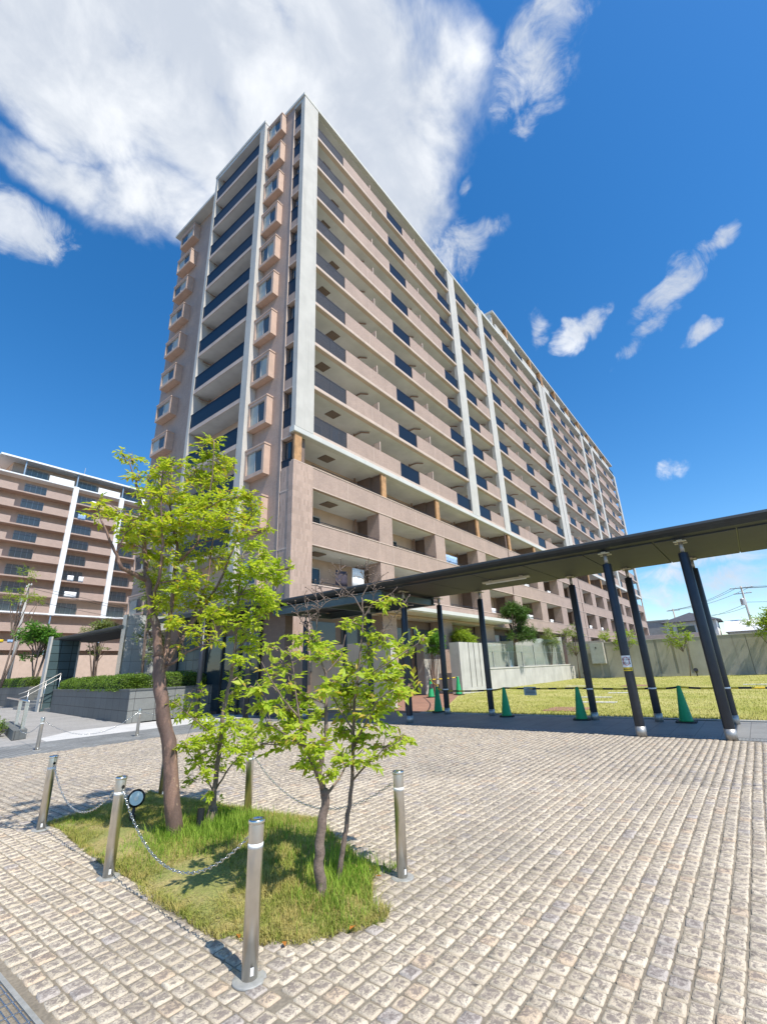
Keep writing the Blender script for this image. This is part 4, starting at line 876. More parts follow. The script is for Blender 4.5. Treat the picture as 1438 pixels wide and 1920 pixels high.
MB().box(.755,.765,-10.36,-9.98,.62,.86).build('plate','signg',T); q=MB()
for i in range(5): q.box(.7515,.7545,-10.31,-10.03-(.06 if i==4 else 0),.655+i*.038,.668+i*.038)
q.build('printed_text','ink',T)
# ================================================================= WALLS OF THE GARDEN
def grooved(name,x0,x1,y0,y1,z0,z1,fr,label):
    t=thing(name,(x0,y0,z0),label,'wall'); MB().box(x0,x1,y0+.07,y1,z0,z1).build('core','concrete',t)
    f=MB(); e=[0]+fr+[1]; wd=x1-x0
    for i in range(len(e)-1):
        a=x0+wd*e[i]+(0 if i==0 else .06); b=x0+wd*e[i+1]-(0 if i==len(e)-2 else .06); f.box(a,b,y0,y0+.068,z0+.32,z1)
    f.box(x0,x1,y0,y0+.068,z0,z0+.318); f.build('face_slab','concrete',t)
grooved('concrete_wall_panel',11.5,14.75,-1.92,-1.25,0,2.93,[.36,.57,.78],'tall pale concrete panel with three grooves, beside the low garden wall')
grooved('concrete_wall_panel',11.1,14.0,.35,.9,.03,2.95,[.36,.57,.78],'tall pale grooved concrete panel set back behind two green cones')
tag(MB().box(2.3,2.6,-3.8,-.3,.03,2.68).box(2.3,2.6,-.28,2.0,.03,2.68).build('concrete_wall','concrete',None,loc=(2.4,-1,0)),'pale concrete screen wall behind the young trees, shaded side towards us','wall')
LW=thing('garden_wall',(24,-1.4,0),'low pale concrete retaining wall along the lawn under the glass fence','wall')
for i in range(5):
    a=14.76+i*3.7; MB().box(a,min(a+3.68,33.3),-1.55,-1.17,0,1.30).build('wall_block','concrete',LW)
MB().box(14.76,33.32,-1.59,-1.15,1.302,1.38).build('coping','white',LW)
GF=thing('glass_fence',(24,-1.3,1.38),'clear greenish glass fence with slim posts on the low garden wall','fence')
for i in range(8):
    a=12.2+i*2.62; h=2.95 if a<25 else 3.55
    if a>14.5: MB().box(a-.04,a+.04,-1.27,-1.20,1.39,h-.5).build('post','alum',GF)
    MB().box(max(a+.05,14.8),a+2.56,-1.30,-1.285,1.46,h).build('glass_panel','fglass',GF)
MB().box(14.8,33,-1.284,-1.26,2.43,2.455).build('rail','alum',GF)
RW=MB(); RW.add([(15,-.34,1.18),(35.9,-.34,1.18),(35.9,-.34,4.05),(15,-.34,2.95),(15,-.14,1.18),(35.9,-.14,1.18),(35.9,-.14,4.05),(15,-.14,2.95)],[(0,1,2,3),(7,6,5,4),(3,2,6,7),(0,3,7,4),(1,5,6,2),(0,4,5,1)])
tag(RW.build('concrete_wall','concrete2',None,loc=(25,-.3,1.2)),'grey concrete wall with a sloping top behind the glass fence','wall')
BW=thing('boundary_wall',(36.2,-15,0),'long grey concrete boundary wall at the back of the lawn','wall')
MB().box(36.1,36.4,-60,-4.35,-.1,3.2).box(36.1,36.4,-4.345,-.6,-.1,3.45).build('wall_core','concrete2',BW)
ys=[-60,-38,-26,-15.35,-11.05,-9.95,-8.65,-4.35]
f=MB()
for a,b in zip(ys[:-1],ys[1:]):
    g=.02 if b in (-38,-26,-15.35,-4.35) else .10
    g0=.02 if a in (-60,-38,-26,-15.35) else .10
    f.box(36.0,36.098,a+g0,b-g,-.1 if g<.05 and g0<.05 else .25,3.19)
f.box(36.0,36.098,-15.33,-4.37,-.1,.248); f.build('wall_facing','concrete2',BW)
MB().box(35.97,36.42,-60,-4.36,3.202,3.26).build('coping','concrete',BW)
EB=thing('meter_cabinet',(35.8,-3.65,1.3),'pale steel cabinet fixed to the boundary wall','cabinet')
MB().box(35.6,35.998,-4.25,-3.0,1.3,3.25).build('cabinet_body','concrete',EB); MB().box(35.575,35.598,-4.2,-3.05,1.36,3.18).build('door','greywall',EB); MB().box(35.56,35.574,-3.62,-3.5,2.7,2.85).build('handle','hole',EB)
for i,(x,y,lb) in enumerate([(34.8,-2.4,'small black spotlight on the lawn beside the leftmost wall tree'),(35.0,-11.4,'small black spotlight on the lawn near the rightmost wall tree')]):
    t=thing('spotlight',(x,y,.01),lb,'spotlight','garden spotlights by the wall'); MB().tube([(0,0,0),(0,0,.32)],.05,8).build('stake','blackp',t,local=True); MB().tube([(.12,0,.36),(-.14,0,.52)],[.13,.17],12).build('lamp_head','blackp',t,local=True)
for i,(x0,x1,y0,y1,mt,lb) in enumerate([(2.7,4.1,-11.0,-9.7,'brickpave','brown paving slab in the grass near the cones'),(6.2,6.7,-11.2,-9.8,'whitepave','pale stepping slab just behind the brown paving slab'),(18.6,20.2,-10.2,-8.8,'brickpave','far brown slab in the middle of the lawn'),(19.3,19.8,-7.0,-5.2,'whitepave','pale stepping slab left of the far brown slab'),(19.0,19.5,-16.4,-14.8,'whitepave','pale stepping slab near the right frame edge'),(9.0,9.4,-10.4,-9.0,'whitepave','thin pale stepping slab halfway across the lawn'),(12.0,12.5,-10.9,-9.6,'whitepave','pale slab in front of the far brown slab')]):
    tag(MB().box(x0,x1,y0,y1,.0,.035).build('paving_slab',mt,None,loc=((x0+x1)/2,(y0+y1)/2,0)),lb,'paving slab','stepping slabs in the lawn')
# ================================================================= ENTRANCE PORCH, PLANTERS, STEPS
PO=thing('entrance_porch',(-1.5,8,0),'dark flat-roofed entrance porch with stone-tiled walls at the foot of the tall block','porch')
MB().extr([(-3.02,4.0),(-3.1,4.06),(-3.1,4.15),(-3.0,4.2),(-.7,4.24),(-.7,4.0)],9.36,18.5,'y').build('roof','dark',PO)
MB().box(-2.75,-.7,-1.3,6.2,4.02,4.2).build('entrance_roof','dark',PO)
MB().box(-2.95,-.71,9.4,18.4,3.965,3.997).build('soffit','soffitdk',PO)
MB().box(-3.45,-2.0,17.5,17.85,0,3.99).build('end_wall','tealtile',PO)
MB().box(-3.55,-3.452,17.46,17.9,0,4.2).box(-1.998,-1.92,17.46,17.9,0,3.96).build('end_trim','concrete',PO)
MB().box(-2.9,-.66,9.0,9.35,0,4.7).build('pillar_wall','whitetile',PO)
MB().box(-2.97,-2.902,8.97,9.4,0,4.7).build('pillar_trim','steel',PO)
MB().box(-1.2,-.8,-1.2,8.98,0,3.96).build('back_wall','tile_dark',PO)
MB().box(-1.26,-1.202,4.7,6.6,0,3.6).build('tile_panel','tealtile',PO)
MB().box(-1.24,-1.202,.3,4.2,.1,3.2).build('entrance_glass','glass',PO)
for y in (.25,1.6,2.9,4.25,6.7,7.9): MB().box(-1.32,-1.245,y-.05,y+.05,0,3.9).build('mullion','dark',PO)
for y in (-1.0,2.2): MB().lathe([(.1,0),(.1,3.96)],-2.7,y,16).build('post','pole',PO,True)
P1=thing('stone_planter',(-3,9,0),'large dark stone planter with a clipped hedge in front of the porch','planter')
pp=[(-4.95,3.11),(1.0,3.85),(1.0,16.2),(-3.31,16.26)]
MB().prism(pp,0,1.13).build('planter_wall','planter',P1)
MB().add([(-4.953,3.103,.0),(.995,3.843,.0),(.995,3.843,1.128),(-4.953,3.103,1.128)],[(0,1,2,3)]).build('lit_side_overlay','planter_lit',P1)  # overlay sheet that puts the sunlit tone of this face into its colour
MB().prism([(-4.99,3.07),(1.0,3.81),(1.0,4.1),(-4.7,3.4),(-3.1,16.25),(-3.36,16.3)],1.132,1.19).build('coping','planter',P1)
MB().prism([(-4.65,3.45),(.9,4.15),(.9,16.1),(-3.1,16.1)],1.131,1.17).build('bed_soil','soil',P1)
P2=thing('stone_planter',(0,32,0),'second stone planter beyond the steps at the far left','planter')
MB().prism([(-2.6,23.2),(9,23.2),(9,44),(-1.2,44)],0,1.36).build('planter_wall','planter',P2)
MB().prism([(-2.5,23.3),(8.9,23.3),(8.9,43.9),(-1.1,43.9)],1.364,1.40).build('bed_soil','soil',P2)
ST=thing('stone_steps',(-2.5,19.7,0),'grey stone steps between the two planters','steps')
for i in range(6):
    MB().box(-3.25+i*.36,1.2,16.35,23.1,i*.17,(i+1)*.17-.002).build('step','greypave',ST)
def leafshell(name,fn,n,L,W,mt,parent,off=None):
    P,Nn=fn(n); D=rng.normal(size=(n,3))*.8+Nn*.6; nn=Nn+rng.normal(size=(n,3))*.5
    V,F=leaf_arrays(P,D,nn,L*(.6+.8*rng.random(n)),W*(.7+.6*rng.random(n)))
    return nmesh(name,V,F,mt,parent,off=wpos(parent))
def hedge(label,a,b,wid,z0,z1,n,name='clipped_hedge',bul=.12):
    a=np.array(a);b=np.array(b); d=b-a; ln=np.linalg.norm(d); d/=ln; q=np.array([-d[1],d[0]])
    mid=(a+b)/2; t=thing(name,(mid[0],mid[1],z0),label,'hedge')
    rr_=min(wid,(z1-z0))*.5
    def fn(n):
        s=rng.random(n)*ln; ang=rng.random(n)*math.pi*1.16-.08*math.pi
        ca,sa=np.cos(ang),np.sin(ang); e=.55
        u=np.sign(ca)*np.abs(ca)**e*wid/2; v=np.sign(sa)*np.abs(sa)**e*(z1-z0); v=np.clip(v,0,None)
        wob=1+.06*np.sin(s*2.1)+.05*np.sin(s*5.3+1)
        nz=np.stack([q[0]*ca,q[1]*ca,sa],1)
        endm=rng.random(n)<.12
        s=np.where(endm,np.where(rng.random(n)<.5,0,ln),s); u=np.where(endm,u*rng.random(n),u); v=np.where(endm,v*rng.random(n)**.5,v)
        P=np.stack([a[0]+d[0]*s+q[0]*u*wob,a[1]+d[1]*s+q[1]*u*wob,z0+v*wob],1)+rng.normal(size=(n,3))*.025
        return P,nz
    MB().prism([tuple(a+d*.08+q*wid*.42),tuple(b-d*.08+q*wid*.42),tuple(b-d*.08-q*wid*.42),tuple(a+d*.08-q*wid*.42)],z0,z0+(z1-z0)*.82).build('hedge_core','hedgecore',t)
    leafshell('foliage',fn,n,.06,.03,'hedge',t)
hedge('long clipped green hedge on top of the dark stone planter',(-4.25,4.3),(-2.55,15.9),1.25,1.17,1.68,26000)
hedge('clipped hedge along the short sunlit side of the stone planter',(-3.3,4.35),(.6,4.8),1.2,1.17,1.72,9000)
hedge('clipped hedge on the far planter beyond the steps',(-1.9,24.2),(-.6,40),1.5,1.40,1.95,14000)
def handrail(label,pts_top,posts,name,r_=.022):
    t=thing(name,pts_top[0],label,'handrail')
    MB().tube(pts_top,r_,8).build('top_rail','sleeve',t,True)
    MB().tube([(x,y,z-.25) for x,y,z in pts_top],r_*.8,8).build('lower_rail','sleeve',t,True)
    for x,y,z0,z1 in posts: MB().tube([(x,y,z0),(x,y,z1)],r_,8).build('post','steel',t,True)
handrail('stainless handrail climbing beside the stone steps',[(-4.75,16.9,1.02),(-4.4,16.9,1.14),(-2.9,16.9,2.05),(-2.8,16.9,2.06)],[(-4.3,16.9,0,1.19),(-3.55,16.9,.17,1.66),(-2.88,16.9,.6,2.06)],'step_handrail')
t=thing('plaza_handrail',(-8.3,3,0),'steel handrail with two posts on a dark stone block at the left edge','handrail')
MB().tube([(-8.45,1.85,1.02),(-8.0,4.4,1.02),(-7.2,9,1.02)],.03,8).build('top_rail','steel',t,True)
for x,y in ((-8.45,1.95),(-8.05,4.1)): MB().box(x-.045,x+.045,y-.03,y+.03,.1,1.0).build('post','steel',t)
MB().prism([(-8.78,1.5),(-8.4,1.65),(-7.5,6.2),(-7.9,6.3)],0,.26).build('stone_block','planter',t)
def bush(label,blobs,L,W,mt,cover=1.,name='shrub',stem=None,cat='shrub',per=7):
    c=blobs[0]; t=thing(name,(c[0],c[1],stem if stem is not None else 0),label,cat)
    o,tw=crown('foliage',blobs,L,W,mt,t,cover,per,.9)
    mb=MB(); z0=stem if stem is not None else 0
    for a,b in tw[:60]: mb.tube([(c[0]+(a[0]-c[0])*.15,c[1]+(a[1]-c[1])*.15,z0),tuple(b)],[.012,.004],4,False)
    mb.build('stems','twig',t); return t
bush('round yellow-green shrub at the left frame edge by the stone block',[(-8.75,3.4,.3,.35,1),(-8.9,4.0,.3,.35,1),(-9.0,3.0,.25,.3,1)],.05,.025,'hedge',1.6,stem=0)
# ================================================================= BOLLARDS AND CHAINS
BL=['stainless bollard at the front corner of the grass bed, nearest of all','stainless bollard right of the grass bed','stainless bollard farthest left beside the grass bed','stainless bollard on the left side of the grass bed, beside the spotlight','stainless bollard behind the slim middle tree','stainless bollard half hidden behind the thick reddish trunk','stainless bollard on the grey setts, left one of the far pair','stainless bollard in front of the dark stone planter, right one of the far pair']
b0=None
for i,(x,y) in enumerate(BOLL):
    z=0.0
    if b0 is None:
        b0=thing('bollard',(x,y,z),BL[i],'bollard','stainless bollards around the plaza')
        MB().lathe([(.042,.004),(.042,.70),(.0405,.71)],0,0,28).build('post','steel',b0,True,local=True)
        MB().lathe([(.0455,.70),(.047,.706),(.047,.716),(.044,.722),(.033,.722),(.031,.716),(.0,.714)],0,0,28).build('cap','chrome',b0,True,local=True)
        MB().lathe([(.0427,.583),(.0427,.607)],0,0,28).build('reflective_band','reflect',b0,True,local=True)
        MB().lathe([(.088,-.01),(.088,.003),(.084,.006),(.05,.007)],0,0,28).build('base_plate','plate',b0,True,local=True)
        st=MB(); a0,a1=-2.15,-1.75
        st.add([(.0432*math.cos(a),.0432*math.sin(a),q) for q in (.03,.065) for a in (a0,(a0+a1)/2,a1)],[(0,1,4,3),(1,2,5,4)]); st.build('sticker','reflect',b0,local=True)
    else:
        c=copy_tree(b0); c.location=(x,y,z); c['label']=BL[i]; c.rotation_euler.z=(.05*i)
        if i in (2,3,4):
            for a in (1.57,-1.57): MB().tube([(0.030*math.cos(a),.030*math.sin(a),.645),(.0437*math.cos(a),.0437*math.sin(a),.645)],.014,10).build('chain_hole','hole',c,local=True)
def chain(p,q,sag,label):
    p=Vector(p);q=Vector(q); pts=[]; n=200
    for i in range(n+1):
        s=i/n; v=p.lerp(q,s); v.z-=sag*4*s*(1-s); pts.append(v)
    d=[0]
    for a,b in zip(pts[:-1],pts[1:]): d.append(d[-1]+(b-a).length)
    ll=.036; k=int(d[-1]/ll); V=[];F=[]
    ns,nr=8,4
    for j in range(k):
        s=(j+.5)*ll; i=max(1,min(n,next((u for u in range(n+1) if d[u]>=s),n))); c=pts[i]; t=(pts[min(i+1,n)]-pts[i-1]).normalized()
        u=t.cross(Vector((0,0,1))).normalized(); w_=t.cross(u)
        if j%2: u,w_=w_,u
        b=len(V)
        for a in range(ns):
            A=2*math.pi*a/ns; ct=t*math.cos(A)*.018+u*math.sin(A)*.009; nd=(t*math.cos(A)+u*math.sin(A)).normalized()
            for e in range(nr):
                E_=2*math.pi*e/nr; V.append(tuple(c+ct+nd*math.cos(E_)*.0034+w_*math.sin(E_)*.0034))
        for a in range(ns):
            for e in range(nr): F.append((b+a*nr+e,b+((a+1)%ns)*nr+e,b+((a+1)%ns)*nr+(e+1)%nr,b+a*nr+(e+1)%nr))
    mid=p.lerp(q,.5); mid.z-=sag
    return tag(nmesh('chain',V,F,'chrome',None,loc=mid,off=mid,smooth=True),label,'chain','chains hung between bollards')
def bp_(i,dx,dy): return (BOLL[i][0]+dx,BOLL[i][1]+dy,.635)
chain(bp_(0,0,.05),bp_(3,0,-.05),.36,'steel chain sagging over the grass between the two nearest left bollards')
chain(bp_(3,0,.05),bp_(2,0,-.05),.31,'steel chain between the two leftmost bollards')
chain(bp_(4,0,-.05),bp_(1,0,.05),.34,'steel chain hanging behind the young trees on the right of the bed')
chain(bp_(6,.05,0),bp_(7,-.05,0),.42,'pale chain between the two far bollards by the white paving')
chain(bp_(7,.05,0),(-4.0,-1.6,.3),.12,'pale chain running right from the far bollard behind the thick trunk')
chain((-8.6,1.6,.25),(-9.05,-1.6,.63),.15,'pale chain from the far left bollard to the stone block')
chain((-1.16,-5.46,.5),(-1.5,-2.84,.5),.22,'thin chain between two canopy posts behind the young trees')
# drain grating
t=thing('drain_grating',(-12.35,-13,0),'steel drain grating set in the cobbles at the lower left corner','grating')
fr=MB(); fr.box(-12.285,-12.262,-26,-9,-.03,.004).box(-12.508,-12.485,-26,-9,-.03,.004); fr.build('frame','plate',t)
MB().box(-12.485,-12.285,-26,-9,-.19,-.15).build('gutter_floor','hole',t)
br=MB(); 
for i in range(7): xx=-12.470+i*.0285; br.box(xx-.0035,xx+.0035,-26,-9,-.035,.001)
y=-20.
while y<-9: br.box(-12.484,-12.286,y-.004,y+.004,-.012,.002); y+=.118
br.build('bars','steel',t)
# ================================================================= THE GRASS BED
mb=MB(); n=14; cxp=sum(p[0] for p in PATCH)/8; cyp=sum(p[1] for p in PATCH)/8; vs=[]
pf=[]
for i in range(8):
    a,b=PATCH[i],PATCH[(i+1)%8]
    for k in range(5): pf.append((a[0]+(b[0]-a[0])*k/5+random.uniform(-.06,.06),a[1]+(b[1]-a[1])*k/5+random.uniform(-.06,.06)))
for s,z in ((1.,-.02),(.93,.02),(.7,.055),(.35,.075)):
    for p in pf: vs.append((cxp+(p[0]-cxp)*s,cyp+(p[1]-cyp)*s,z))
vs.append((cxp,cyp,.08)); m_=len(pf); fs=[]
for r0 in range(3):
    for i in range(m_): fs.append((r0*m_+i,r0*m_+(i+1)%m_,(r0+1)*m_+(i+1)%m_,(r0+1)*m_+i))
for i in range(m_): fs.append((3*m_+i,3*m_+(i+1)%m_,4*m_))
o=MB().add(vs,fs).build('planting_bed','bedturf'); o['kind']='structure'
def bedz(x,y):
    d=np.full(x.shape,9.)
    for i in range(8):
        a=np.array(PATCH[i]);b=np.array(PATCH[(i+1)%8]); ab=b-a; t_=np.clip(((x-a[0])*ab[0]+(y-a[1])*ab[1])/(ab@ab),0,1)
        d=np.minimum(d,np.hypot(x-a[0]-ab[0]*t_,y-a[1]-ab[1]*t_))
    return np.clip(d*.12,0,.07)-.01
def blades(x,y,z,h,wd,bend):
    n=len(x); a=rng.random(n)*2*math.pi; u=np.stack([np.cos(a),np.sin(a),np.zeros(n)],1); v=np.stack([-np.sin(a),np.cos(a),np.zeros(n)],1)
    P=np.stack([x,y,z],1); b=(bend*h)[:,None]; hh=h[:,None]; up=np.array([0,0,1.])
    m1=P+up*hh*.55+v*b*.35; tp=P+up*hh*.93+v*b
    w2=wd[:,None]/2
    V=np.stack([P-u*w2,P+u*w2,m1+u*w2*.75,m1-u*w2*.75,tp],1).reshape(-1,3)
    i=np.arange(n)[:,None]*5; F=np.concatenate([i+np.array([[0,1,2]]),i+np.array([[0,2,3]]),i+np.array([[3,2,4]])],0); return V,F
def scatter(n,P,grow=0):
    P=np.array(P); x=rng.uniform(P[:,0].min()-.1,P[:,0].max()+.1,n*3); y=rng.uniform(P[:,1].min()-.1,P[:,1].max()+.1,n*3); k=inpoly(x,y,P.tolist()); return x[k][:n],y[k][:n]
PW=[(cxp+(p[0]-cxp)*1.04,cyp+(p[1]-cyp)*1.02) for p in pf]
x,y=scatter(90000,PW); n=len(x); V,F=blades(x,y,bedz(x,y),.028+(.022+.03*(np.sin(x*5.1+1)*np.sin(y*4.3)>0.1))*rng.random(n)**1.2,.0035+.003*rng.random(n),rng.normal(size=n)*.9+.3)
o=nmesh('dry_turf',V,F,'straw'); tag(o,'dry yellow turf covering the planting bed','turf',kind='stuff')
gx=[];gy=[];gh=[]
for (bx,by,sp,num,h) in [(-10.63,-10.94,.22,1500,.14),(-10.35,-11.15,.30,2600,.17),(-10.75,-11.35,.28,1300,.12),(-10.15,-11.25,.2,1400,.18),(-10.72,-13.04,.16,700,.11),(-10.5,-13.05,.2,1100,.14),(-10.3,-12.85,.18,900,.16),(-9.85,-11.9,.3,1300,.14),(-10.75,-13.3,.2,400,.08),(-10.15,-12.6,.25,900,.12),(-11.1,-9.4,.25,1200,.08),(-10.9,-11.0,.25,1200,.10),(-10.05,-13.1,.06,150,.05),(-9.9,-10.6,.25,900,.1)]:
    gx.append(bx+rng.normal(size=num)*sp*.8); gy.append(by+rng.normal(size=num)*sp*.8); num=int(num*.85); gx[-1]=gx[-1][:num]; gy[-1]=gy[-1][:num]; gh.append(h*(.2+.9*rng.random(num)**1.4))
x=np.concatenate(gx);y=np.concatenate(gy);h=np.concatenate(gh); k=inpoly(x,y,PW)|(np.hypot(x+10.05,y+13.1)<.12); x,y,h=x[k],y[k],h[k]; n=len(x)
V,F=blades(x,y,bedz(x,y),h,.0045+.003*rng.random(n),rng.normal(size=n)*.35+.25)
tag(nmesh('tall_grass',V,F,'grassg'),'tufts of fresh green grass growing round the tree trunks','grass',kind='stuff')
# spare blades over the lawn
n=60000; x=1.4+33*rng.random(n)**2.0; y=-22+21*rng.random(n); k=~inpoly(x,y,[(1.26,-5.9),(3.4,-5.7),(12.6,-1.3),(12,-.7),(1.26,-.7)]); x,y=x[k],y[k]; n=len(x)
V,F=blades(x,y,np.full(n,.01),.03+.05*rng.random(n),.012+.012*rng.random(n),rng.normal(size=n)*.8); tag(nmesh('lawn_grass',V,F,'lawnblade'),'short yellowing grass blades over the lawn','grass',kind='stuff')
# ================================================================= TREES OF THE BED
def bedtree(T,name,label,lf,L,W,barkm,cover,twn):
    b=T['base']; t=thing(name,b,label,'tree'); mb=MB(); allp=[]
    for pts,r0,r1 in T['br']:
        n=len(pts); P=[]; Rr=[]
        for i in range(n-1):
            for q in range(4):
                f=q/4; pa=Vector(pts[i]); pb=Vector(pts[i+1]); v=pa.lerp(pb,f)
                if 0<f: v+=Vector((random.uniform(-1,1),random.uniform(-1,1),random.uniform(-1,1)))*min(r0*.22,.012)
                P.append(v); Rr.append(r0+(r1-r0)*((i+f)/(n-1))**.8)
        P.append(Vector(pts[-1])); Rr.append(r1)
        if pts is T['br'][0][0]: P[0].z=min(P[0].z,.0)-.03; Rr[0]*=1.28; Rr[1]*=1.1
        Rr=[q*random.uniform(.93,1.07) for q in Rr]
        Rr=[q*.86 for q in Rr]; mb.tube(P,Rr,12 if r0>.03 else 6)
        if len(pts)<=3 and r0<=.0095 and r1<.0031 and pts[-1][2]>1.8:
            for k in range(2,len(P)):
                for _ in range(2):
                    e=P[k]+Vector((random.uniform(-1,1),random.uniform(-1,1),random.uniform(.1,1)))*.09
                    mb.tube([P[k],P[k].lerp(e,.5)+Vector((0,0,.012)),e],[.0035,.0025,.0018],4,False)
                    mb.tube([e-Vector((0,0,.006)),e,e+Vector((0,0,.006))],[.002,.0065,.002],5)
        allp+= [(p,q) for p,q in zip(P,Rr)]
    o,tw=crown('crown',T['bl'],L,W,lf,t,cover)
    A=np.array([p for p,_ in allp]); 
    m2=mb; m2.m=1
    for (x,y,z,r_,wt) in T['bl']:
        c=np.array([x,y,z]); d=np.linalg.norm(A-c,axis=1)+np.where(A[:,2]>z,.15,0); i=int(np.argmin(d)); p=Vector(A[i]); q=Vector(c)
        md=p.lerp(q,.5)+Vector((random.uniform(-.04,.04),random.uniform(-.04,.04),.03)); r0=min(allp[i][1]*.7,.009)
        m2.tube([p,md,q],[r0,r0*.7,.003],5,False)
        for k in range(5):
            e=q+Vector(unit(rng.normal(size=(1,3)))[0])*r_*.8; m2.tube([p.lerp(q,.6+.08*k),q.lerp(e,.5)+Vector((0,0,.02)),e],[.004,.003,.0015],4,False)
    m2.build('trunk',[barkm,twn],t,True)
    return t
bedtree(T1,'bed_tree','tallest tree in the bed, thick reddish peeling trunk leaning left','leaf1',.070,.030,'barkred',1.25,'barkred')
t2=bedtree(T2,'bed_tree','slim middle tree in the bed with leaves down to its foot','leaf2',.064,.034,'bark',1.7,'twig')
MB().tube([(T2['base'][0],T2['base'][1],-.02),(T2['base'][0],T2['base'][1],.10),(T2['base'][0]+.005,T2['base'][1],.24)],[.075,.07,.04],12).build('root_wrap','bark',t2,True)
bedtree(T3,'bed_tree','young tree nearest the camera with a crooked trunk','leaf3',.068,.037,'bark',2.3,'twig')
bedtree(T4,'bed_tree','young straight-stemmed tree with bare dry twigs at its top','leaf3',.068,.037,'bark',2.3,'twig')
t=thing('spotlight',(-10.65,-10.05,0),'black garden spotlight on a stake with a pale round lens, in the grass bed','spotlight')
dv=(Vector((-13.43,-15.78,1.3))-Vector((-10.6,-10.0,.28))).normalized(); hd=Vector((-10.62,-10.02,.27))
MB().tube([(-10.66,-10.06,-.03),(-10.655,-10.055,.12)],[.035,.03],10).tube([(-10.655,-10.055,.12),(-10.64,-10.04,.2)],.018,8).build('stake','blackp',t)
MB().tube([hd-dv*.13,hd-dv*.09,hd+dv*.06,hd+dv*.075],[.045,.07,.085,.088],20).build('lamp_head','blackp',t,True)
MB().tube([hd+dv*.0755,hd+dv*.079],.068,20).build('lens','lens',t); MB().tube([hd+dv*.0795,hd+dv*.083],[.022,.015],12).build('bulb','reflect',t)
tag(MB().lathe([(.085,.03),(.085,.055),(.07,.065),(.0,.068)],-10.43,-10.25,16).build('ground_cap','lens',None,True,loc=(-10.43,-10.25,.03)),'pale round plastic cap lying in the grass behind the thick trunk','cap')
tag(MB().tube([(-10.50,-11.10,-.02),(-10.475,-11.08,.27)],.035,10).build('support_stake','blackp',None,loc=(-10.5,-11.1,0)),'short black support stake beside the slim middle tree','stake')
LP=[(-10.02,-13.2),(-10.2,-13.15),(-11.2,-13.2),(-10.9,-13.45),(-10.3,-12.0),(-11.3,-12.9),(-10.05,-12.85),(-10.75,-11.9)]
for i,(x,y) in enumerate(LP):
    z=float(bedz(np.array([x]),np.array([y]))[0]); z=max(z,.012) if inpoly(np.array([x]),np.array([y]),PATCH)[0] else .016
    V,F=leaf_arrays(np.array([[0,0,.004]]),np.array([[math.cos(i*2.1),math.sin(i*2.1),.15]]),np.array([[.2,.1,1.]]),np.array([.06]),np.array([.03]))
    o=nmesh('fallen_leaf',V,F,'orange'); o.location=(x,y,z); tag(o,'orange fallen leaf on the ground around the grass bed','fallen leaf','fallen leaves around the bed')
# ================================================================= OTHER TREES
def gtree(label,base,top,stems,crowns,lf,L,W,cover,name='tree',bark='bark',r0=.08,group=None,flat=.7,per=8):
    t=thing(name,base,label,'tree',group); mb=MB(); b=Vector(base)
    for i in range(stems):
        c=crowns[i%len(crowns)]; e=Vector(c[:3]); s=b+Vector((random.uniform(-1,1),random.uniform(-1,1),0))*r0*(1.2 if stems>1 else .1)
        md=s.lerp(e,.5)+Vector((random.uniform(-1,1),random.uniform(-1,1),0))*r0*1.5
        mb.tube([s-Vector((0,0,.05)),s.lerp(md,.5),md,e],[r0,r0*.8,r0*.6,r0*.2],7)
    hub=b.lerp(Vector(top),.45)
    for c in crowns:
        mb.tube([hub,hub.lerp(Vector(c[:3]),.5)+Vector((0,0,.05)),Vector(c[:3])],[r0*.5,r0*.35,r0*.1],5,False)
    mb.build('trunk',bark,t,True); crown('crown',crowns,L,W,lf,t,cover,per,flat); return t
def rb(c,rad,n,r_,wt=1,sq=(1,1,1)):
    o=unit(rng.normal(size=(n,3)))*(rng.random((n,1))**.4)*np.array(rad); return [(c[0]+q[0],c[1]+q[1],c[2]+q[2],r_*random.uniform(.7,1.25),wt) for q in o]
WT='trees along the boundary wall'
gtree('leftmost small tree against the boundary wall, beside the steel cabinet',(34.6,-1.9,0),(34.4,-1.9,4.6),2,rb((34.4,-1.9,3.6),(.9,1.3,1.3),14,.5,.55),'leafp',.16,.07,1.,r0=.05,group=WT)
gtree('middle small tree at the wall with several upright stems, behind the posts',(34.9,-6.2,0),(34.9,-6.2,4.3),3,rb((34.7,-6.1,3.4),(.9,1.6,1.0),14,.55,.7),'leafy',.17,.07,1.,r0=.05,group=WT)
gtree('slim tree at the wall just left of the rightmost canopy posts',(34.9,-10.9,0),(34.8,-10.7,4.4),1,rb((34.8,-10.6,3.6),(.8,1.1,1.1),11,.5,.6),'leafy',.17,.07,1.,r0=.04,group=WT)
gtree('yellow-green tree top above the wall at the right frame edge',(35.2,-17.6,0),(35.2,-17.4,4.6),2,rb((35.0,-17.0,3.9),(.9,1.3,1.2),16,.55,.9),'leafy',.17,.07,1.1,r0=.06,group=WT)
gtree('dark green cloud-pruned tree behind the glass fence',(21.9,-.9,1.18),(22.2,-1.2,5.6),2,rb((22.2,-1.7,5.3),(1.3,1.25,.8),16,.55)+rb((22.4,-1.9,4.0),(1.3,1.1,.25),9,.40)+rb((21.5,-2.0,3.5),(.9,1.2,.3),6,.36,.8),'leafd',.15,.04,1.5,name='pruned_tree',r0=.1,per=9,flat=1)
bush('bright yellow-green drooping shrub above the grooved concrete panel',rb((14.6,-.75,3.15),(1.0,.4,.6),14,.42),.17,.035,'leafy',1.7,stem=1.0)
bush('green flowering shrub left of the drooping yellow shrub',rb((10.6,-.9,2.9),(.9,.4,.7),11,.42,.9),.12,.06,'leafg',1.3,stem=.03)
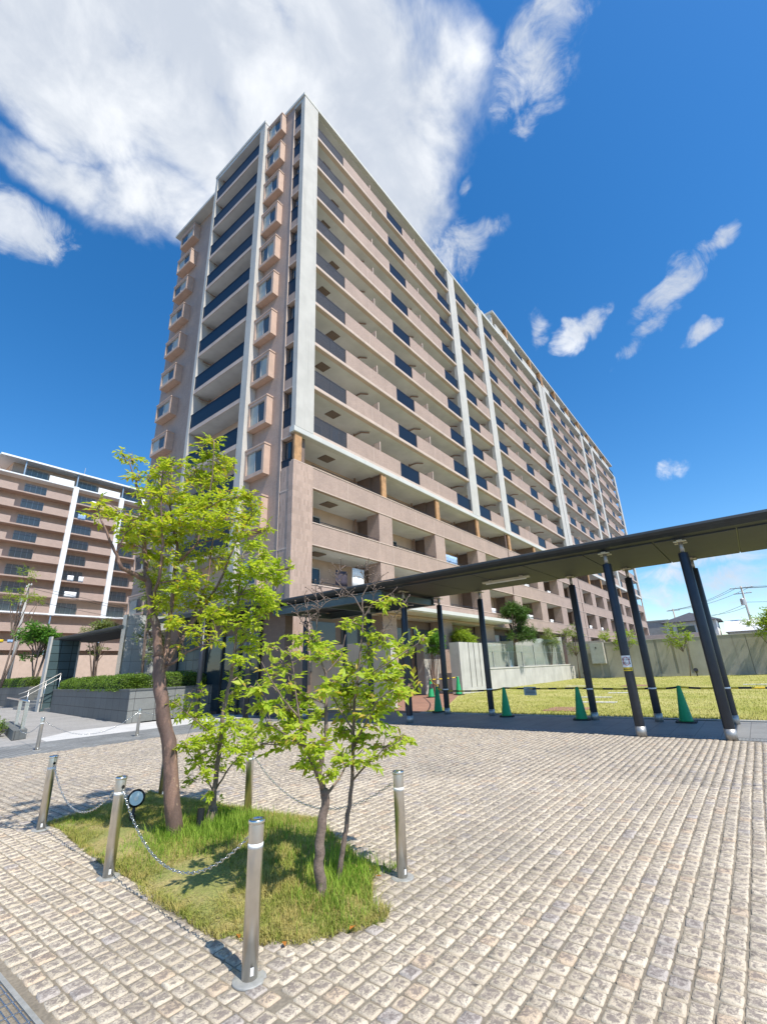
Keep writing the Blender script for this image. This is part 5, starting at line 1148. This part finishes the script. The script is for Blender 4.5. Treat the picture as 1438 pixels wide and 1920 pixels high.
bush('thin feathery olive tree behind the far end of the glass fence',rb((31,-.85,3.9),(1.2,.4,.9),11,.5,.7),.17,.03,'leafp',1.2,stem=1.18,name='feathery_tree',cat='tree')
gtree('bright green maple-like tree behind the hedge at the far left',(-1.9,25,1.4),(-2,25,5.6),5,rb((-2.0,25,4.9),(1.5,1.2,.8),22,.5)+rb((-2.6,25,3.6),(.9,.6,.3),4,.35,.6),'leafg',.16,.09,1.3,r0=.07,name='bushy_tree')
gtree('multi-stemmed tree with pale trunks seen under the porch roof',(.2,20,1.0),(.1,20,5.0),6,rb((.0,20,4.9),(.9,.8,.7),14,.42,.9)+rb((0,20,3.6),(1.1,.7,.3),6,.35,.35),'leafp',.12,.06,1.1,r0=.06,name='multi_stem_tree')
gtree('loose pale green tree standing in the planter before the porch pillar',(-2.7,7,1.17),(-2.8,7,6.8),2,rb((-2.75,7.0,5.6),(.9,.8,1.5),20,.45,.7)+rb((-2.7,6.9,3.1),(.9,.6,.9),9,.36,.7),'leafp',.11,.045,1.0,r0=.06,name='loose_tree')
gtree('sparse yellowish tree reaching in from the left frame edge',(-2.6,30,1.4),(-2.4,30,9.5),2,rb((-2.2,30,9.0),(1.6,1,1.6),12,.55,.4),'leafy',.17,.06,.9,r0=.09,name='sparse_tree')
bush('low dark purple-leaved shrub at the right frame edge',rb((-2.72,-15.85,.12),(.25,.22,.08),7,.12,1),.08,.035,'purple',1.5,stem=0)
# ================================================================= BEYOND THE WALL
H=thing('house',(62,-11,0),'white two-storey house with a dark hipped roof beyond the boundary wall','house')
MB().box(60,67,-12.6,-6.9,0,6.05).build('wall','housew',H)
MB().add([(59.3,-13.2,6.06),(67.7,-13.2,6.06),(67.7,-6.3,6.06),(59.3,-6.3,6.06),(62.6,-9.8,7.4),(64.4,-9.8,7.4)],[(0,1,5,4),(1,2,5),(2,3,4,5),(3,0,4),(3,2,1,0)]).build('roof','roofgrey',H)
MB().box(59.93,59.995,-10.2,-8.2,4.6,5.5).build('window','glass',H)
MB().box(59.93,59.995,-7.7,-7.3,4.5,5.5).build('window','glass',H)
tag(MB().box(68,80,-6.4,-3.6,0,6.9).box(67.9,80.1,-6.5,-3.5,6.902,7.1).build('grey_building','greywall',None,loc=(70,-6,0)),'plain pale grey building between the tall block and the white house','building')
W_=thing('warehouse',(62,-19,0),'long low building with a white metal roof beyond the wall at right','building')
MB().box(60,75,-28,-13.7,0,4.4).build('wall','housew',W_); MB().add([(59,-29,4.4),(76,-29,4.4),(76,-13.3,4.4),(59,-13.3,4.4),(67,-29,6.2),(67,-13.3,6.2)],[(0,1,4),(3,5,2),(0,4,5,3),(1,2,5,4),(0,3,2,1)]).build('roof','whiteroof',W_)
SH=thing('carport',(42,-8,0),'low dark curved carport roof right behind the boundary wall','carport')
MB().extr([(38,3.2),(40,3.75),(42.5,3.9),(45,3.75),(47,3.2),(47,3.05),(38,3.05)],-13.0,-5.2,'y').build('roof','shed',SH)
for x in (38.4,46.6): MB().box(x-.06,x+.06,-9.1,-8.98,0,3.05).build('post','shed',SH)
S2=thing('shed',(42,-19,0),'dark brown shed with a slanted roof behind the wall at right','shed')
MB().add([(40,-19.2,0),(44,-19.2,0),(44,-17.4,0),(40,-17.4,0),(39.6,-19.6,3.9),(44.4,-19.6,4.2),(44.4,-17.0,4.2),(39.6,-17.0,4.15)],[(0,1,5,4),(1,2,6,5),(2,3,7,6),(3,0,4,7),(4,5,6,7),(3,2,1,0)]).build('body','shed',S2)
def upole(label,x,y,h,arms,mt='poleconc'):
    t=thing('utility_pole',(x,y,0),label,'utility pole'); MB().tube([(x,y,0),(x,y,h)],[.19,.11],10).build('pole_shaft',mt,t,True)
    for i,(dz,wd) in enumerate(arms):
        MB().box(x-.05,x+.05,y-wd,y+wd,h-dz-.05,h-dz+.05).build('crossarm','alum',t)
        q=MB()
        for s in (-.9,-.45,.45,.9): q.lathe([(.04,h-dz+.05),(.06,h-dz+.12),(.03,h-dz+.2)],x,y+wd*s,8)
        q.build('insulators','signw',t)
    MB().lathe([(.25,h-2.6),(.28,h-2.5),(.28,h-1.8),(.2,h-1.7)],x-.35,y+.25,12).build('transformer','alum',t); return t
upole('tall utility pole with crossarms beyond the wall at right',66.5,-16.2,10.6,[(.25,1.3),(1.0,1.0)])
upole('shorter utility pole beside the grey building',80,-6.2,9.6,[(.3,1.0)])
upole('pale concrete utility pole in front of the far apartment block',2.8,50,12.8,[(.3,1.0)])
def wires(label,pairs,grp):
    mb=MB()
    a0=pairs[0][0]
    for a,b,s in pairs:
        a=Vector(a);b=Vector(b); mb.tube([a.lerp(b,i/12)-Vector((0,0,s*4*(i/12)*(1-i/12))) for i in range(13)],.022,4,False)
    tag(mb.build('overhead_wires','cable',None,loc=a0),label,'wires')
wires('overhead wires between the two utility poles beyond the wall',[((66.5,-16.2+d,10.4),(80,-6.2+d*.7,9.4),.5) for d in (-1.1,.5,1.1)]+[((66.5,-16.2,8.2),(80,-6.2,7.6),.6),((66.5,-16.2,7.8),(63,-10.5,7.0),.4)],None)
wires('overhead wires leaving the tall pole to the right',[((66.5,-16.2+d,10.4),(60,-45+d,10.2),.8) for d in (-1.1,.5,1.1)]+[((66.5,-16.2,8.4),(60,-45,8.2),.8)],None)
wires('thin wires crossing in front of the far apartment block',[((2.8,50+d,12.5),(40,58+d,9.5),.5) for d in (-.8,.8)]+[((2.8,50,11.0),(40,58,8.3),.5),((2.8,50,10.6),(-25,46,10.4),.5),((2.8,50,12.4),(-25,46,11.6),.6)],None)
# ================================================================= LAUNDRY ON THE BALCONIES
def cloth(x,y,z,wd,h,mt,label,axis='x'):
    V=[];n=10
    for i in range(n+1):
        for k in range(4):
            u=wd*i/n; f=.025*math.sin(i*1.3+k*.6); zz=z-h*k/3
            V.append((x+u,y+f,zz) if axis=='x' else (x+f,y+u,zz))
    F=[(i*4+k,(i+1)*4+k,(i+1)*4+k+1,i*4+k+1) for i in range(n) for k in range(3)]
    o=nmesh('laundry',V,F,mt,None,loc=(x,y,z),off=(x,y,z),smooth=True); sm=o.modifiers.new('thick','SOLIDIFY'); sm.thickness=.008
    tag(o,label,'laundry','laundry on the balconies')
G='laundry'
cloth(2.9,.10,S(5)+1.0,.45,.95,'cloth_b','pale blue cloth hanging behind the lowest corner railing of the tall block')
cloth(3.45,.10,S(5)+1.05,.3,.8,'cloth_d','dark clothes beside the pale blue cloth on the corner railing')
cloth(9.5,.10,S(5)+1.0,.7,.9,'cloth_b','patterned cloth behind the second railing of the lowest railed floor')
cloth(2.6,.10,S(7)+1.0,.5,.7,'cloth_w','white cloth on the corner railing three floors above the lowest')
cloth(4.9,.6,6.9,1.0,1.1,'cloth_w','large white sheet drying on the lowest visible balcony')
cloth(3.6,.6,6.6,.9,.8,'cloth_d','dark clothes left of the large white sheet')
cloth(14.9,.5,9.4,1.9,.7,'cloth_b','blue and white washing on a lower balcony above the canopy')
for i,(x,z,w_,mt) in enumerate([(5,11.9,.9,'cloth_w'),(8.6,11.9,1.2,'cloth_w'),(21.5,6.0,1.2,'cloth_w'),(29.5,6.0,1.6,'cloth_w'),(36,5.9,1.0,'cloth_w'),(30,9.0,1.2,'cloth_w'),(36.5,9.0,1.0,'cloth_w'),(51,6.0,1.2,'cloth_w'),(57,6.0,1.0,'cloth_w')]):
    cloth(x,.5,z,w_,.45,mt,['small white washing on the wood-posted balcony at the corner','white washing on the wood-posted balcony after the first post','white washing just right of the pruned tree top','white washing on a low balcony over the glass fence','washing on the low balcony left of a canopy post','washing on the upper of the low balconies, near the downpipe','pale washing behind the canopy light','pale washing on a far low balcony','pale washing on the next far low balcony'][i])
for i,(x,z,w_,mt,lb) in enumerate([(15.2,19.9,1.0,'cloth_w','white sheet on the far block, left of a pair'),(17.0,19.9,.8,'cloth_w','white sheet on the far block, right of a pair'),(15.0,31.6,1.3,'cloth_b','pale blue sheets high on the far block'),(16.8,34.7,1.0,'cloth_w','white washing near the top of the far block'),(15.2,17.0,1.9,'cloth_w','white blanket on the lower far block balcony'),(6.5,8.5,1.6,'yellow','yellow cloth on the low far balcony at the left'),(8.6,8.5,.9,'cloth_b','blue cloth on the low far balcony at the left')]):
    cloth(x,Y-.02 if i!=5 else Y-.03,z,w_,1.0 if i<5 else .4,mt,lb)
